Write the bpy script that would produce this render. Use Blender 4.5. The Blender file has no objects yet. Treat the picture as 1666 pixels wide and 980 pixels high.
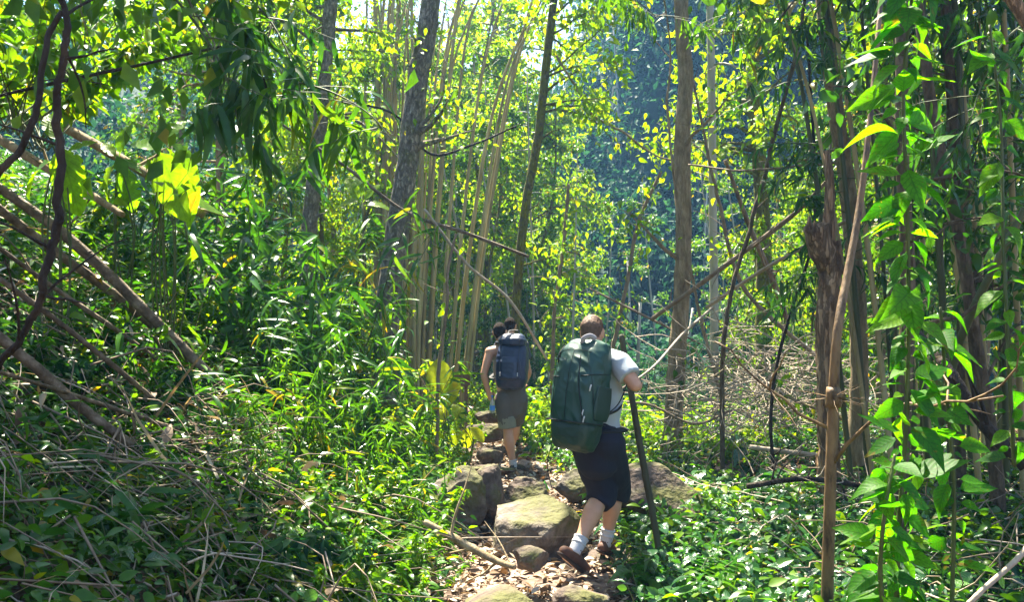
import bpy, bmesh, math, random
import numpy as np
from mathutils import Vector, Matrix, noise

R = math.radians
rng = np.random.default_rng(11)
random.seed(11)
sc = bpy.context.scene
col = sc.collection

# ------------------------------------------------------------------ camera
FPX, CX, CY, HOR = 1443.0, 833.0, 490.0, 535.0
PITCH = math.atan((HOR - CY) / FPX)
CAM = Vector((0.0, 0.0, 1.68))
cam = bpy.data.cameras.new('camera')
cam.sensor_width = 36.0
cam.lens = 36.0 * FPX / 1666.0
cam.clip_start = 0.05
cam.clip_end = 600.0
cam.dof.use_dof = False
camo = bpy.data.objects.new('camera', cam)
camo.location = CAM
camo.rotation_euler = (R(90) + PITCH, 0, 0)
col.objects.link(camo)
sc.camera = camo

# ------------------------------------------------------------------ light
SUN_EL, SUN_AZ = R(63), R(-18)          # ahead of the camera and a little to the left
SUN = Vector((math.sin(SUN_AZ) * math.cos(SUN_EL), math.cos(SUN_AZ) * math.cos(SUN_EL), math.sin(SUN_EL)))
world = bpy.data.worlds.new('World')
sc.world = world
world.use_nodes = True
wt = world.node_tree
wt.nodes.clear()
sky = wt.nodes.new('ShaderNodeTexSky')
sky.sky_type = 'NISHITA'
sky.sun_disc = False
sky.sun_elevation = SUN_EL
sky.sun_rotation = SUN_AZ
sky.air_density = 1.0
sky.dust_density = 1.5
bg = wt.nodes.new('ShaderNodeBackground')
bg.inputs['Strength'].default_value = 0.066
wo = wt.nodes.new('ShaderNodeOutputWorld')
wt.links.new(sky.outputs[0], bg.inputs[0])
wt.links.new(bg.outputs[0], wo.inputs[0])
sl = bpy.data.lights.new('sun', 'SUN')
sl.energy = 5.0
sl.angle = R(0.5)
sl.color = (1.0, 0.92, 0.74)
so = bpy.data.objects.new('sun', sl)
so.rotation_euler = SUN.to_track_quat('Z', 'Y').to_euler()
so.location = (-10, 20, 30)
col.objects.link(so)
vs = sc.view_settings
vs.view_transform = 'Standard'
vs.look = 'None'
vs.gamma = 1.0
vs.use_curve_mapping = False
vs.exposure = 2.8
sc.render.engine = 'CYCLES'
cy = sc.cycles
cy.max_bounces = 7
cy.diffuse_bounces = 3
cy.glossy_bounces = 2
cy.transmission_bounces = 5
cy.transparent_max_bounces = 6
cy.volume_bounces = 0
cy.sample_clamp_indirect = 6.0
cy.caustics_reflective = False
cy.caustics_refractive = False
cy.use_denoising = True

# ------------------------------------------------------------------ helpers
def P(px, py, d):
    """point seen at photo pixel (px, py), d metres along the view axis"""
    a, b = (px - CX) / FPX, (CY - py) / FPX
    return Vector((a * d, d * (math.cos(PITCH) - b * math.sin(PITCH)), CAM.z + d * (math.sin(PITCH) + b * math.cos(PITCH))))

def PX(px, d):
    return (px - CX) / FPX * d

def sstep(a, b, x):
    t = np.clip((x - a) / (b - a), 0, 1)
    return t * t * (3 - 2 * t)

_py = [-20, 0, 4, 6, 8, 10, 12, 15, 20, 30, 120]
_px = [0.3, 0.12, 0.02, 0.12, 0.05, -0.15, -0.40, -0.95, -2.0, -4.5, -9]
def pathx(y):
    return np.interp(y, _py, _px)

def G(x, y):
    x = np.asarray(x, float); y = np.asarray(y, float)
    d = x - pathx(y)
    l = np.maximum(0, -d - 0.62)
    zl = 0.70 * l * l / (l + 0.7)
    zl = 11 * np.tanh(zl / 11)
    r = np.maximum(0, d - 1.0)
    gully = -2.6 * sstep(12.5, 22, y) * sstep(1.0, 5.0, d)
    rb = 0.10 * r * r / (r + 1.5) * (1 - sstep(10, 16, y))
    hh = 13 + 30 * sstep(-2, 14, x)
    hill = hh * sstep(31, 31 + 24 + 20 * (1 - sstep(-2, 10, x)), y)
    bump = 0.10 * np.sin(x * 1.7 + y * 0.6) * np.sin(y * 1.3 - x * 0.4) * sstep(0.5, 1.6, np.abs(d))
    bump2 = 0.035 * np.sin(x * 5.1 + 1.3 * y) * np.sin(y * 4.3 - 2.0 * x)
    up = 0.030 * np.maximum(0, y - 11.0) * (1 - sstep(1.0, 4.0, d))
    return zl + gully + rb + hill + bump + bump2 + up

def g(x, y):
    return float(G(x, y))

def on_ground(px, py, h=0.2, dmin=2.5, dmax=30):
    d = dmin
    while d < dmax:
        p = P(px, py, d)
        if p.z < g(p.x, p.y) + h: return d
        d += 0.05
    return dmax

ORD = 'first second third fourth fifth sixth seventh eighth ninth tenth eleventh twelfth thirteenth fourteenth fifteenth sixteenth seventeenth eighteenth nineteenth twentieth'.split()
def tag(o, label, cat, group=None, kind=None):
    if label: o['label'] = label
    if cat: o['category'] = cat
    if group: o['group'] = group
    if kind: o['kind'] = kind
    return o

def empty(name, loc, label=None, cat=None, group=None, rz=0.0):
    o = bpy.data.objects.new(name, None)
    o.empty_display_size = 0.1
    o.location = loc
    o.rotation_euler = (0, 0, rz)
    col.objects.link(o)
    return tag(o, label, cat, group)

def link(name, me, parent=None, loc=None):
    o = bpy.data.objects.new(name, me)
    col.objects.link(o)
    if parent: o.parent = parent
    if loc is not None: o.location = loc
    return o

def children_of(o, allobjs):
    return allobjs.get(o, [])

def copy_tree(root):
    """copy a thing with its parts and sub-parts, sharing the meshes"""
    def rec(o, parent):
        c = o.copy(); col.objects.link(c); c.parent = parent
        for ch in KIDS.get(o.name, []): rec(ch, c)
        return c
    return rec(root, None)
KIDS = {}
def register(root):
    def rec(o):
        ks = [c for c in col.objects if c.parent == o]
        if ks:
            KIDS[o.name] = ks
            for k in ks: rec(k)
    rec(root)

class MB:
    """collects triangles into one mesh"""
    def __init__(s): s.V = []; s.F = []; s.U = []; s.M = []; s.n = 0
    def add(s, V, F, U=None, m=0):
        if len(V) == 0: return s
        V = np.asarray(V, float); F = np.asarray(F, int)
        s.V.append(V); s.F.append(F + s.n); s.n += len(V)
        s.U.append(np.zeros((len(V), 2)) if U is None else np.asarray(U, float))
        s.M.append(np.full(len(F), m, int))
        return s
    def addmb(s, o, mat=None, m=None):
        for V, F, U, M in zip(o.V, o.F, o.U, o.M): pass
        if not o.V: return s
        V = np.vstack(o.V); F = np.vstack(o.F)
        if mat is not None:
            V = V @ np.array(mat.to_3x3()).T + np.array(mat.translation)
        s.V.append(V); s.F.append(F + s.n); s.n += len(V); s.U.append(np.vstack(o.U))
        s.M.append(np.concatenate(o.M) if m is None else np.full(len(F), m, int))
        return s
    def mesh(s, name, mats, smooth=True):
        me = bpy.data.meshes.new(name)
        if not s.V: return me
        V = np.vstack(s.V).astype(np.float32); F = np.vstack(s.F).astype(np.int32); U = np.vstack(s.U); M = np.concatenate(s.M)
        me.vertices.add(len(V)); me.vertices.foreach_set('co', V.ravel())
        me.loops.add(F.size); me.loops.foreach_set('vertex_index', F.ravel())
        me.polygons.add(len(F)); me.polygons.foreach_set('loop_start', np.arange(0, F.size, 3, dtype=np.int32))
        if not isinstance(mats, (list, tuple)): mats = [mats]
        for m in mats: me.materials.append(m)
        me.polygons.foreach_set('material_index', M.astype(np.int32))
        me.polygons.foreach_set('use_smooth', np.full(len(F), smooth, bool))
        uv = me.uv_layers.new(name='UVMap')
        uv.data.foreach_set('uv', U[F.ravel()].astype(np.float32).ravel())
        me.update(calc_edges=True)
        return me
    def obj(s, name, mats, parent=None, loc=None, smooth=True):
        return link(name, s.mesh(name, mats, smooth), parent, loc)

def unit(a):
    return a / np.maximum(np.linalg.norm(a, axis=-1, keepdims=True), 1e-9)

def frames(d, up):
    """matrices whose columns are x (across), y (along d), z (leaf normal near up)"""
    d = unit(np.asarray(d, float)); up = np.asarray(up, float)
    z = up - (up * d).sum(-1, keepdims=True) * d
    z = unit(z + 1e-6)
    x = np.cross(d, z)
    return np.stack([x, d, z], axis=-1)

def leaf_tpl(rows, droop=0.2, fold=0.15, side=0.0, wave=0.0):
    V = []; U = []; F = []; prev = None
    for t, w in rows:
        z = -droop * t * t
        y = t * (1 - 0.35 * droop * t)
        sx = side * t * t
        if w <= 0:
            V.append((sx, y, z)); U.append((0, t)); cur = [len(V) - 1]
        else:
            wz = wave * math.sin(t * 19)
            V += [(sx - w, y, z + fold * w + wz), (sx, y, z), (sx + w, y, z + fold * w - wz)]
            U += [(-1, t), (0, t), (1, t)]
            cur = [len(V) - 3, len(V) - 2, len(V) - 1]
        if prev is not None:
            if len(prev) == 1 and len(cur) == 3:
                F += [(prev[0], cur[1], cur[0]), (prev[0], cur[2], cur[1])]
            elif len(prev) == 3 and len(cur) == 1:
                F += [(prev[0], prev[1], cur[0]), (prev[1], prev[2], cur[0])]
            elif len(prev) == 3:
                for a in (0, 1):
                    F += [(prev[a], prev[a + 1], cur[a + 1]), (prev[a], cur[a + 1], cur[a])]
        prev = cur
    return np.array(V), np.array(F), np.array(U)

FAR = [(np.array([(0, 0, 0), (0.3, 0.45, 0.08), (sd, 1, -dr), (-0.3, 0.45, 0.08)], float), np.array([(0, 1, 2), (0, 2, 3)]), np.array([(0, 0), (1, 0.5), (0, 1), (-1, 0.5)], float)) for dr, sd in ((0.1, 0), (0.4, 0.1))]
SMALL = [leaf_tpl([(0, 0), (0.45, 0.27), (1, 0)], dr, 0.3, sd) for dr, sd in ((0.1, 0), (0.35, 0.1), (0.6, -0.1))]
LANCE = [leaf_tpl([(0, 0), (0.3, 0.11), (0.65, 0.10), (1, 0)], dr, 0.3, sd) for dr, sd in ((0.15, 0.05), (0.45, -0.08), (0.8, 0.0))]
OVATE = [leaf_tpl([(0, 0), (0.12, 0.15), (0.38, 0.25), (0.7, 0.16), (1, 0)], dr, 0.25, sd) for dr, sd in ((0.12, 0.03), (0.35, -0.06), (0.6, 0.05))]
BLADE = [leaf_tpl([(0, 0), (0.1, 0.045), (0.35, 0.062), (0.62, 0.052), (0.84, 0.028), (1, 0)], dr, 0.35, sd) for dr, sd in ((0.25, 0.05), (0.6, -0.08), (0.95, 0.06))]
GRASS = [leaf_tpl([(0, 0.012), (0.4, 0.013), (0.75, 0.009), (1, 0)], dr, 0.2, sd) for dr, sd in ((0.3, 0.1), (0.7, -0.15))]

def leaves(mb, tpls, pos, d, up, size, m=0, wid=None):
    """a leaf of a random template at every position"""
    pos = np.asarray(pos, float); n = len(pos)
    if n == 0: return
    fr = frames(d, up)
    size = np.broadcast_to(np.asarray(size, float), (n,))
    wid = np.ones(n) if wid is None else np.broadcast_to(np.asarray(wid, float), (n,))
    pick = rng.integers(0, len(tpls), n)
    for k, (TV, TF, TU) in enumerate(tpls):
        idx = np.nonzero(pick == k)[0]
        if len(idx) == 0: continue
        A = fr[idx] * size[idx, None, None]
        A[:, :, 0] *= wid[idx, None]
        V = np.einsum('nij,kj->nki', A, TV) + pos[idx, None, :]
        kk = len(TV)
        F = TF[None] + (np.arange(len(idx)) * kk)[:, None, None]
        mb.add(V.reshape(-1, 3), F.reshape(-1, 3), np.tile(TU, (len(idx), 1)), m)

def curve(pts, n):
    """catmull-rom through pts, n points"""
    p = np.array([tuple(q) for q in pts], float)
    if len(p) == 2:
        t = np.linspace(0, 1, n)[:, None]
        return p[0] * (1 - t) + p[1] * t
    q = np.vstack([2 * p[0] - p[1], p, 2 * p[-1] - p[-2]])
    s = np.linspace(0, len(p) - 1 - 1e-6, n); i = s.astype(int); t = (s - i)[:, None]
    a, b, c, e = q[i], q[i + 1], q[i + 2], q[i + 3]
    return 0.5 * (2 * b + (c - a) * t + (2 * a - 5 * b + 4 * c - e) * t ** 2 + (3 * b - a - 3 * c + e) * t ** 3)

def tube(mb, pts, rad, seg=8, m=0, rough=0.0, cap=True, flat=None):
    p = np.asarray(pts, float); n = len(p)
    rad = np.broadcast_to(np.asarray(rad, float), (n,))
    t = np.gradient(p, axis=0); t = unit(t)
    ref = np.array([0, 0, 1.0]) if abs(t[0][2]) < 0.9 else np.array([1.0, 0, 0])
    x = unit(np.cross(ref, t[0])[None])[0]
    X = [x]
    for i in range(1, n):
        x = X[-1] - np.dot(X[-1], t[i]) * t[i]
        X.append(x / max(np.linalg.norm(x), 1e-9))
    X = np.array(X); Y = np.cross(t, X)
    a = np.linspace(0, 2 * math.pi, seg, endpoint=False)
    rr = rad[:, None] * np.ones((n, seg))
    if rough: rr = rr * (1 + rng.normal(0, rough, (n, seg)))
    fy = 1.0 if flat is None else flat
    V = p[:, None, :] + rr[..., None] * (np.cos(a)[None, :, None] * X[:, None, :] + fy * np.sin(a)[None, :, None] * Y[:, None, :])
    i = np.arange(n - 1)[:, None]; j = np.arange(seg)[None]
    j2 = (j + 1) % seg
    A = i * seg + j; B = i * seg + j2; C = (i + 1) * seg + j2; D = (i + 1) * seg + j
    F = np.concatenate([np.stack([A, B, C], -1).reshape(-1, 3), np.stack([A, C, D], -1).reshape(-1, 3)])
    V = V.reshape(-1, 3)
    ln = np.concatenate([[0], np.cumsum(np.linalg.norm(np.diff(p, axis=0), axis=1))])
    U = np.stack([np.tile(np.arange(seg) / seg, n), np.repeat(ln, seg)], -1)
    if cap:
        k = len(V)
        V = np.vstack([V, p[0], p[-1]]); U = np.vstack([U, [0, 0], [0, ln[-1]]])
        jj = np.arange(seg); j3 = (jj + 1) % seg
        F = np.vstack([F, np.stack([np.full(seg, k), j3, jj], -1), np.stack([np.full(seg, k + 1), (n - 1) * seg + jj, (n - 1) * seg + j3], -1)])
    mb.add(V, F, U, m)

# ------------------------------------------------------------------ materials
def nodes_of(name):
    m = bpy.data.materials.new(name)
    m.use_nodes = True
    nt = m.node_tree
    nt.nodes.clear()
    out = nt.nodes.new('ShaderNodeOutputMaterial')
    return m, nt, out

def N(nt, t, **kw):
    n = nt.nodes.new(t)
    for k, v in kw.items(): setattr(n, k, v)
    return n

def ramp(nt, stops):
    r = nt.nodes.new('ShaderNodeValToRGB')
    el = r.color_ramp.elements
    while len(el) < len(stops): el.new(0.5)
    for e, (p, c) in zip(el, stops):
        e.position = p; e.color = (c[0], c[1], c[2], 1)
    return r

def leaf_mat(name, stops, trans=0.5, rough=0.35, tcol=(1.5, 1.25, 0.5), veins=0.0, spec=0.32, vb=0.35, flecks=False):
    m, nt, out = nodes_of(name)
    L = nt.links.new
    geo = N(nt, 'ShaderNodeNewGeometry'); oi = N(nt, 'ShaderNodeObjectInfo')
    ad = N(nt, 'ShaderNodeMath', operation='ADD'); L(geo.outputs['Random Per Island'], ad.inputs[0]); L(oi.outputs['Random'], ad.inputs[1])
    fr = N(nt, 'ShaderNodeMath', operation='FRACT'); L(ad.outputs[0], fr.inputs[0])
    cr = ramp(nt, stops); L(fr.outputs[0], cr.inputs[0])
    c = cr.outputs[0]
    tc = N(nt, 'ShaderNodeTexCoord')
    nz = N(nt, 'ShaderNodeTexNoise'); nz.inputs['Scale'].default_value = 14; nz.inputs['Detail'].default_value = 2
    L(tc.outputs['Object'], nz.inputs['Vector'])
    mv = N(nt, 'ShaderNodeMapRange'); L(nz.outputs[0], mv.inputs[0])
    mv.inputs[1].default_value = 0.3; mv.inputs[2].default_value = 0.7; mv.inputs[3].default_value = 0.75; mv.inputs[4].default_value = 1.2
    mu = N(nt, 'ShaderNodeMix', data_type='RGBA', blend_type='MULTIPLY'); mu.inputs[0].default_value = 1
    L(c, mu.inputs[6]); L(mv.outputs[0], mu.inputs[7]); c = mu.outputs[2]
    if flecks:
        nf = N(nt, 'ShaderNodeTexNoise'); nf.inputs['Scale'].default_value = 9; nf.inputs['Detail'].default_value = 3; L(geo.outputs['Position'], nf.inputs[0])
        rf = N(nt, 'ShaderNodeMapRange'); L(nf.outputs[0], rf.inputs[0]); rf.inputs[1].default_value = 0.66; rf.inputs[2].default_value = 0.70
        nf2 = N(nt, 'ShaderNodeTexNoise'); nf2.inputs['Scale'].default_value = 90; L(geo.outputs['Position'], nf2.inputs[0])
        rf2 = N(nt, 'ShaderNodeMapRange'); L(nf2.outputs[0], rf2.inputs[0]); rf2.inputs[1].default_value = 0.66; rf2.inputs[2].default_value = 0.70
        mxf = N(nt, 'ShaderNodeMath', operation='MAXIMUM'); L(rf.outputs[0], mxf.inputs[0]); L(rf2.outputs[0], mxf.inputs[1])
        fm = N(nt, 'ShaderNodeMix', data_type='RGBA'); L(mxf.outputs[0], fm.inputs[0]); L(c, fm.inputs[6]); fm.inputs[7].default_value = (0.16, 0.12, 0.02, 1); c = fm.outputs[2]
    bmp = None
    if veins:
        uv = N(nt, 'ShaderNodeSeparateXYZ'); L(tc.outputs['UV'], uv.inputs[0])
        ab = N(nt, 'ShaderNodeMath', operation='ABSOLUTE'); L(uv.outputs[0], ab.inputs[0])
        m1 = N(nt, 'ShaderNodeMath', operation='MULTIPLY'); L(uv.outputs[1], m1.inputs[0]); m1.inputs[1].default_value = 9
        m2 = N(nt, 'ShaderNodeMath', operation='MULTIPLY'); L(ab.outputs[0], m2.inputs[0]); m2.inputs[1].default_value = 1.9
        sb = N(nt, 'ShaderNodeMath', operation='SUBTRACT'); L(m1.outputs[0], sb.inputs[0]); L(m2.outputs[0], sb.inputs[1])
        pp = N(nt, 'ShaderNodeMath', operation='PINGPONG'); L(sb.outputs[0], pp.inputs[0]); pp.inputs[1].default_value = 0.5
        lt = N(nt, 'ShaderNodeMapRange'); L(pp.outputs[0], lt.inputs[0]); lt.inputs[1].default_value = 0.0; lt.inputs[2].default_value = 0.16; lt.inputs[3].default_value = 1; lt.inputs[4].default_value = 0
        mr = N(nt, 'ShaderNodeMapRange'); L(ab.outputs[0], mr.inputs[0]); mr.inputs[1].default_value = 0.02; mr.inputs[2].default_value = 0.09; mr.inputs[3].default_value = 1; mr.inputs[4].default_value = 0
        mx = N(nt, 'ShaderNodeMath', operation='MAXIMUM'); L(lt.outputs[0], mx.inputs[0]); L(mr.outputs[0], mx.inputs[1])
        ms = N(nt, 'ShaderNodeMath', operation='MULTIPLY'); L(mx.outputs[0], ms.inputs[0]); ms.inputs[1].default_value = veins
        vm = N(nt, 'ShaderNodeMix', data_type='RGBA'); L(ms.outputs[0], vm.inputs[0]); L(c, vm.inputs[6])
        br = N(nt, 'ShaderNodeMix', data_type='RGBA', blend_type='MULTIPLY'); br.inputs[0].default_value = 1
        L(c, br.inputs[6]); br.inputs[7].default_value = (0.45, 0.5, 0.4, 1); L(br.outputs[2], vm.inputs[7])
        c = vm.outputs[2]
        bmp = N(nt, 'ShaderNodeBump'); bmp.inputs['Strength'].default_value = vb; bmp.inputs['Distance'].default_value = 0.01
        bmp.invert = True
        L(pp.outputs[0], bmp.inputs['Height'])
    pb = N(nt, 'ShaderNodeBsdfPrincipled'); L(c, pb.inputs['Base Color'])
    pb.inputs['Roughness'].default_value = rough
    pb.inputs['Specular IOR Level'].default_value = spec
    tr = N(nt, 'ShaderNodeBsdfTranslucent')
    tm = N(nt, 'ShaderNodeMix', data_type='RGBA', blend_type='MULTIPLY'); tm.inputs[0].default_value = 1
    L(c, tm.inputs[6]); tm.inputs[7].default_value = (*tcol, 1); L(tm.outputs[2], tr.inputs[0])
    if bmp: L(bmp.outputs[0], pb.inputs['Normal'])
    ms_ = N(nt, 'ShaderNodeMixShader'); ms_.inputs[0].default_value = trans
    L(pb.outputs[0], ms_.inputs[1]); L(tr.outputs[0], ms_.inputs[2]); L(ms_.outputs[0], out.inputs[0])
    return m

def rough_mat(name, stops, scale=6.0, rough=0.85, bump=0.4, stretch=(1, 1, 1), detail=6, moss=None, moss_amt=0.5, spec=0.3, bumpscale=None, dist=0.02, upmoss=False):
    m, nt, out = nodes_of(name)
    L = nt.links.new
    tc = N(nt, 'ShaderNodeTexCoord'); mp = N(nt, 'ShaderNodeMapping'); mp.inputs['Scale'].default_value = stretch
    L(tc.outputs['Object'], mp.inputs[0])
    n1 = N(nt, 'ShaderNodeTexNoise'); n1.inputs['Scale'].default_value = scale; n1.inputs['Detail'].default_value = detail; n1.inputs['Roughness'].default_value = 0.65
    L(mp.outputs[0], n1.inputs[0])
    cr = ramp(nt, stops); L(n1.outputs[0], cr.inputs[0]); c = cr.outputs[0]
    if moss:
        n2 = N(nt, 'ShaderNodeTexNoise'); n2.inputs['Scale'].default_value = scale * 0.45; n2.inputs['Detail'].default_value = 5
        L(tc.outputs['Object'], n2.inputs[0])
        src = n2.outputs[0]
        if upmoss:
            ge = N(nt, 'ShaderNodeNewGeometry'); sp = N(nt, 'ShaderNodeSeparateXYZ'); L(ge.outputs['Normal'], sp.inputs[0])
            mm = N(nt, 'ShaderNodeMath', operation='MULTIPLY_ADD'); L(sp.outputs[2], mm.inputs[0]); mm.inputs[1].default_value = 0.16; L(src, mm.inputs[2]); src = mm.outputs[0]
        r2 = N(nt, 'ShaderNodeMapRange'); L(src, r2.inputs[0]); r2.inputs[1].default_value = 1 - moss_amt - 0.06; r2.inputs[2].default_value = 1 - moss_amt + 0.08
        mx = N(nt, 'ShaderNodeMix', data_type='RGBA'); L(r2.outputs[0], mx.inputs[0]); L(c, mx.inputs[6]); mx.inputs[7].default_value = (*moss, 1); c = mx.outputs[2]
    pb = N(nt, 'ShaderNodeBsdfPrincipled'); L(c, pb.inputs[0]); pb.inputs['Roughness'].default_value = rough; pb.inputs['Specular IOR Level'].default_value = spec
    bp = N(nt, 'ShaderNodeBump'); bp.inputs['Strength'].default_value = bump; bp.inputs['Distance'].default_value = dist
    n3 = N(nt, 'ShaderNodeTexNoise'); n3.inputs['Scale'].default_value = bumpscale or scale * 3; n3.inputs['Detail'].default_value = 5
    L(mp.outputs[0], n3.inputs[0]); L(n3.outputs[0], bp.inputs['Height']); L(bp.outputs[0], pb.inputs['Normal'])
    L(pb.outputs[0], out.inputs[0])
    return m

def bark_mat(name, dark, mid, light, moss, moss_amt=0.45, vs=1.0, zst=0.4, dist=0.035, crack=0.6):
    m, nt, out = nodes_of(name); L = nt.links.new
    tc = N(nt, 'ShaderNodeTexCoord'); mp = N(nt, 'ShaderNodeMapping'); mp.inputs['Scale'].default_value = (1, 1, zst); L(tc.outputs['Object'], mp.inputs[0])
    nz = N(nt, 'ShaderNodeTexNoise'); nz.inputs['Scale'].default_value = 22 * vs; nz.inputs['Detail'].default_value = 8; nz.inputs['Roughness'].default_value = 0.7; L(mp.outputs[0], nz.inputs[0])
    vo = N(nt, 'ShaderNodeTexVoronoi', feature='DISTANCE_TO_EDGE'); vo.inputs['Scale'].default_value = 26 * vs
    mxv = N(nt, 'ShaderNodeMix', data_type='VECTOR'); mxv.inputs[0].default_value = 0.12; L(mp.outputs[0], mxv.inputs[4]); L(nz.outputs['Color'], mxv.inputs[5]); L(mxv.outputs[1], vo.inputs['Vector'])
    cr = ramp(nt, [(0.32, dark), (0.48, mid), (0.66, light)]); L(nz.outputs[0], cr.inputs[0])
    ck = N(nt, 'ShaderNodeMapRange'); L(vo.outputs['Distance'], ck.inputs[0]); ck.inputs[1].default_value = 0.0; ck.inputs[2].default_value = 0.16; ck.inputs[3].default_value = crack; ck.inputs[4].default_value = 1.0
    mu = N(nt, 'ShaderNodeMix', data_type='RGBA', blend_type='MULTIPLY'); mu.inputs[0].default_value = 1; L(cr.outputs[0], mu.inputs[6]); L(ck.outputs[0], mu.inputs[7])
    n2 = N(nt, 'ShaderNodeTexNoise'); n2.inputs['Scale'].default_value = 6; n2.inputs['Detail'].default_value = 7; n2.inputs['Roughness'].default_value = 0.75; L(tc.outputs['Object'], n2.inputs[0])
    r2 = N(nt, 'ShaderNodeMapRange'); L(n2.outputs[0], r2.inputs[0]); r2.inputs[1].default_value = 0.97 - moss_amt; r2.inputs[2].default_value = 1.07 - moss_amt
    mx = N(nt, 'ShaderNodeMix', data_type='RGBA'); L(r2.outputs[0], mx.inputs[0]); L(mu.outputs[2], mx.inputs[6]); mx.inputs[7].default_value = (*moss, 1)
    pb = N(nt, 'ShaderNodeBsdfPrincipled'); L(mx.outputs[2], pb.inputs[0]); pb.inputs['Roughness'].default_value = 0.9; pb.inputs['Specular IOR Level'].default_value = 0.25
    hh = N(nt, 'ShaderNodeMath', operation='MULTIPLY_ADD'); L(nz.outputs[0], hh.inputs[0]); hh.inputs[1].default_value = 0.6; L(ck.outputs[0], hh.inputs[2])
    bp = N(nt, 'ShaderNodeBump'); bp.inputs['Strength'].default_value = 1.0; bp.inputs['Distance'].default_value = dist; L(hh.outputs[0], bp.inputs['Height']); L(bp.outputs[0], pb.inputs['Normal'])
    L(pb.outputs[0], out.inputs[0]); return m

M = {}
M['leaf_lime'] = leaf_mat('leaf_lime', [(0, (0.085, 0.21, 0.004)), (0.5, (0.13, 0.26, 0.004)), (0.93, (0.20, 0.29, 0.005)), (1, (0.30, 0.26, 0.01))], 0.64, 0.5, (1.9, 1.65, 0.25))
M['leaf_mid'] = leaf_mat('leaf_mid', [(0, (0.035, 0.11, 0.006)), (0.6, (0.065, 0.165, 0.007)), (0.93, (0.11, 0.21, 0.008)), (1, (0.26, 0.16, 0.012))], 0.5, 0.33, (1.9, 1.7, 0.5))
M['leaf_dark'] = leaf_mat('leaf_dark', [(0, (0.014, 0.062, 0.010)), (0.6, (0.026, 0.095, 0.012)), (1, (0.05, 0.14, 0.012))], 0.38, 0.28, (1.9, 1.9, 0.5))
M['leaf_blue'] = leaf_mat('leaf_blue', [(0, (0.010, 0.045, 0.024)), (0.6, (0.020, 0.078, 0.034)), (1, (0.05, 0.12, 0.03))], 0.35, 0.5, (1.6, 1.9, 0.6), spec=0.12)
M['blade'] = leaf_mat('blade', [(0, (0.026, 0.09, 0.008)), (0.55, (0.055, 0.15, 0.009)), (0.92, (0.10, 0.20, 0.010)), (1, (0.32, 0.20, 0.012))], 0.46, 0.27, (1.9, 1.8, 0.45))
M['vine_leaf'] = leaf_mat('vine_leaf', [(0, (0.022, 0.11, 0.008)), (0.5, (0.05, 0.19, 0.008)), (0.9, (0.10, 0.26, 0.008)), (1, (0.12, 0.27, 0.008))], 0.66, 0.5, (1.9, 2.0, 0.2), veins=0.8, vb=0.12, flecks=True, spec=0.2)
M['herb_leaf'] = leaf_mat('herb_leaf', [(0, (0.016, 0.07, 0.022)), (0.7, (0.03, 0.11, 0.025)), (1, (0.07, 0.18, 0.02))], 0.36, 0.25, (1.9, 1.8, 0.5), veins=0.5, spec=0.6)
M['banana_leaf'] = leaf_mat('banana_leaf', [(0, (0.10, 0.24, 0.008)), (1, (0.18, 0.30, 0.010))], 0.66, 0.35, (1.8, 1.8, 0.4), veins=0.5)
M['yellow_leaf'] = leaf_mat('yellow_leaf', [(0, (0.24, 0.34, 0.012)), (1, (0.36, 0.38, 0.015))], 0.62, 0.35, (1.5, 1.5, 0.3), veins=0.4)
M['dry_leaf'] = leaf_mat('dry_leaf', [(0, (0.10, 0.055, 0.028)), (0.4, (0.20, 0.13, 0.075)), (0.75, (0.36, 0.29, 0.21)), (0.95, (0.5, 0.44, 0.36)), (1, (0.42, 0.24, 0.05))], 0.12, 0.6, (1.2, 0.9, 0.5))
M['litter_dark'] = leaf_mat('litter_dark', [(0, (0.05, 0.03, 0.018)), (0.6, (0.12, 0.075, 0.04)), (1, (0.24, 0.16, 0.09))], 0.1, 0.6, (1.2, 0.9, 0.5))
M['leaf_fresh'] = leaf_mat('leaf_fresh', [(0, (0.045, 0.15, 0.004)), (0.6, (0.085, 0.21, 0.005)), (0.95, (0.16, 0.26, 0.006)), (1, (0.30, 0.24, 0.01))], 0.6, 0.42, (1.9, 1.6, 0.3))
M['straw'] = leaf_mat('straw', [(0, (0.16, 0.11, 0.06)), (0.5, (0.28, 0.22, 0.13)), (1, (0.45, 0.38, 0.26))], 0.2, 0.6, (1.2, 1.0, 0.6))
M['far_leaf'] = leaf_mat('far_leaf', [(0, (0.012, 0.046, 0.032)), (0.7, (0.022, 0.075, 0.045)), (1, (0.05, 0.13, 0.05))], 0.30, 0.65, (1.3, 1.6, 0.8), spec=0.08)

M['soil'] = rough_mat('soil', [(0.25, (0.035, 0.022, 0.014)), (0.5, (0.075, 0.048, 0.03)), (0.75, (0.13, 0.09, 0.06))], 9, 0.95, 0.8, dist=0.03)
M['path'] = rough_mat('path', [(0.25, (0.10, 0.062, 0.042)), (0.5, (0.20, 0.135, 0.10)), (0.72, (0.33, 0.26, 0.21))], 7, 0.9, 0.8, dist=0.03)
M['hill'] = rough_mat('hill', [(0.3, (0.012, 0.03, 0.018)), (0.7, (0.03, 0.06, 0.03))], 0.6, 1.0, 0.5)
M['bark_grey'] = bark_mat('bark_grey', (0.11, 0.09, 0.065), (0.26, 0.22, 0.165), (0.44, 0.40, 0.33), (0.17, 0.165, 0.08), 0.46)
M['bark_brown'] = bark_mat('bark_brown', (0.12, 0.085, 0.048), (0.24, 0.18, 0.105), (0.36, 0.285, 0.18), (0.19, 0.155, 0.075), 0.42, 0.7, 0.3, 0.015, 0.82)
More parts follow.
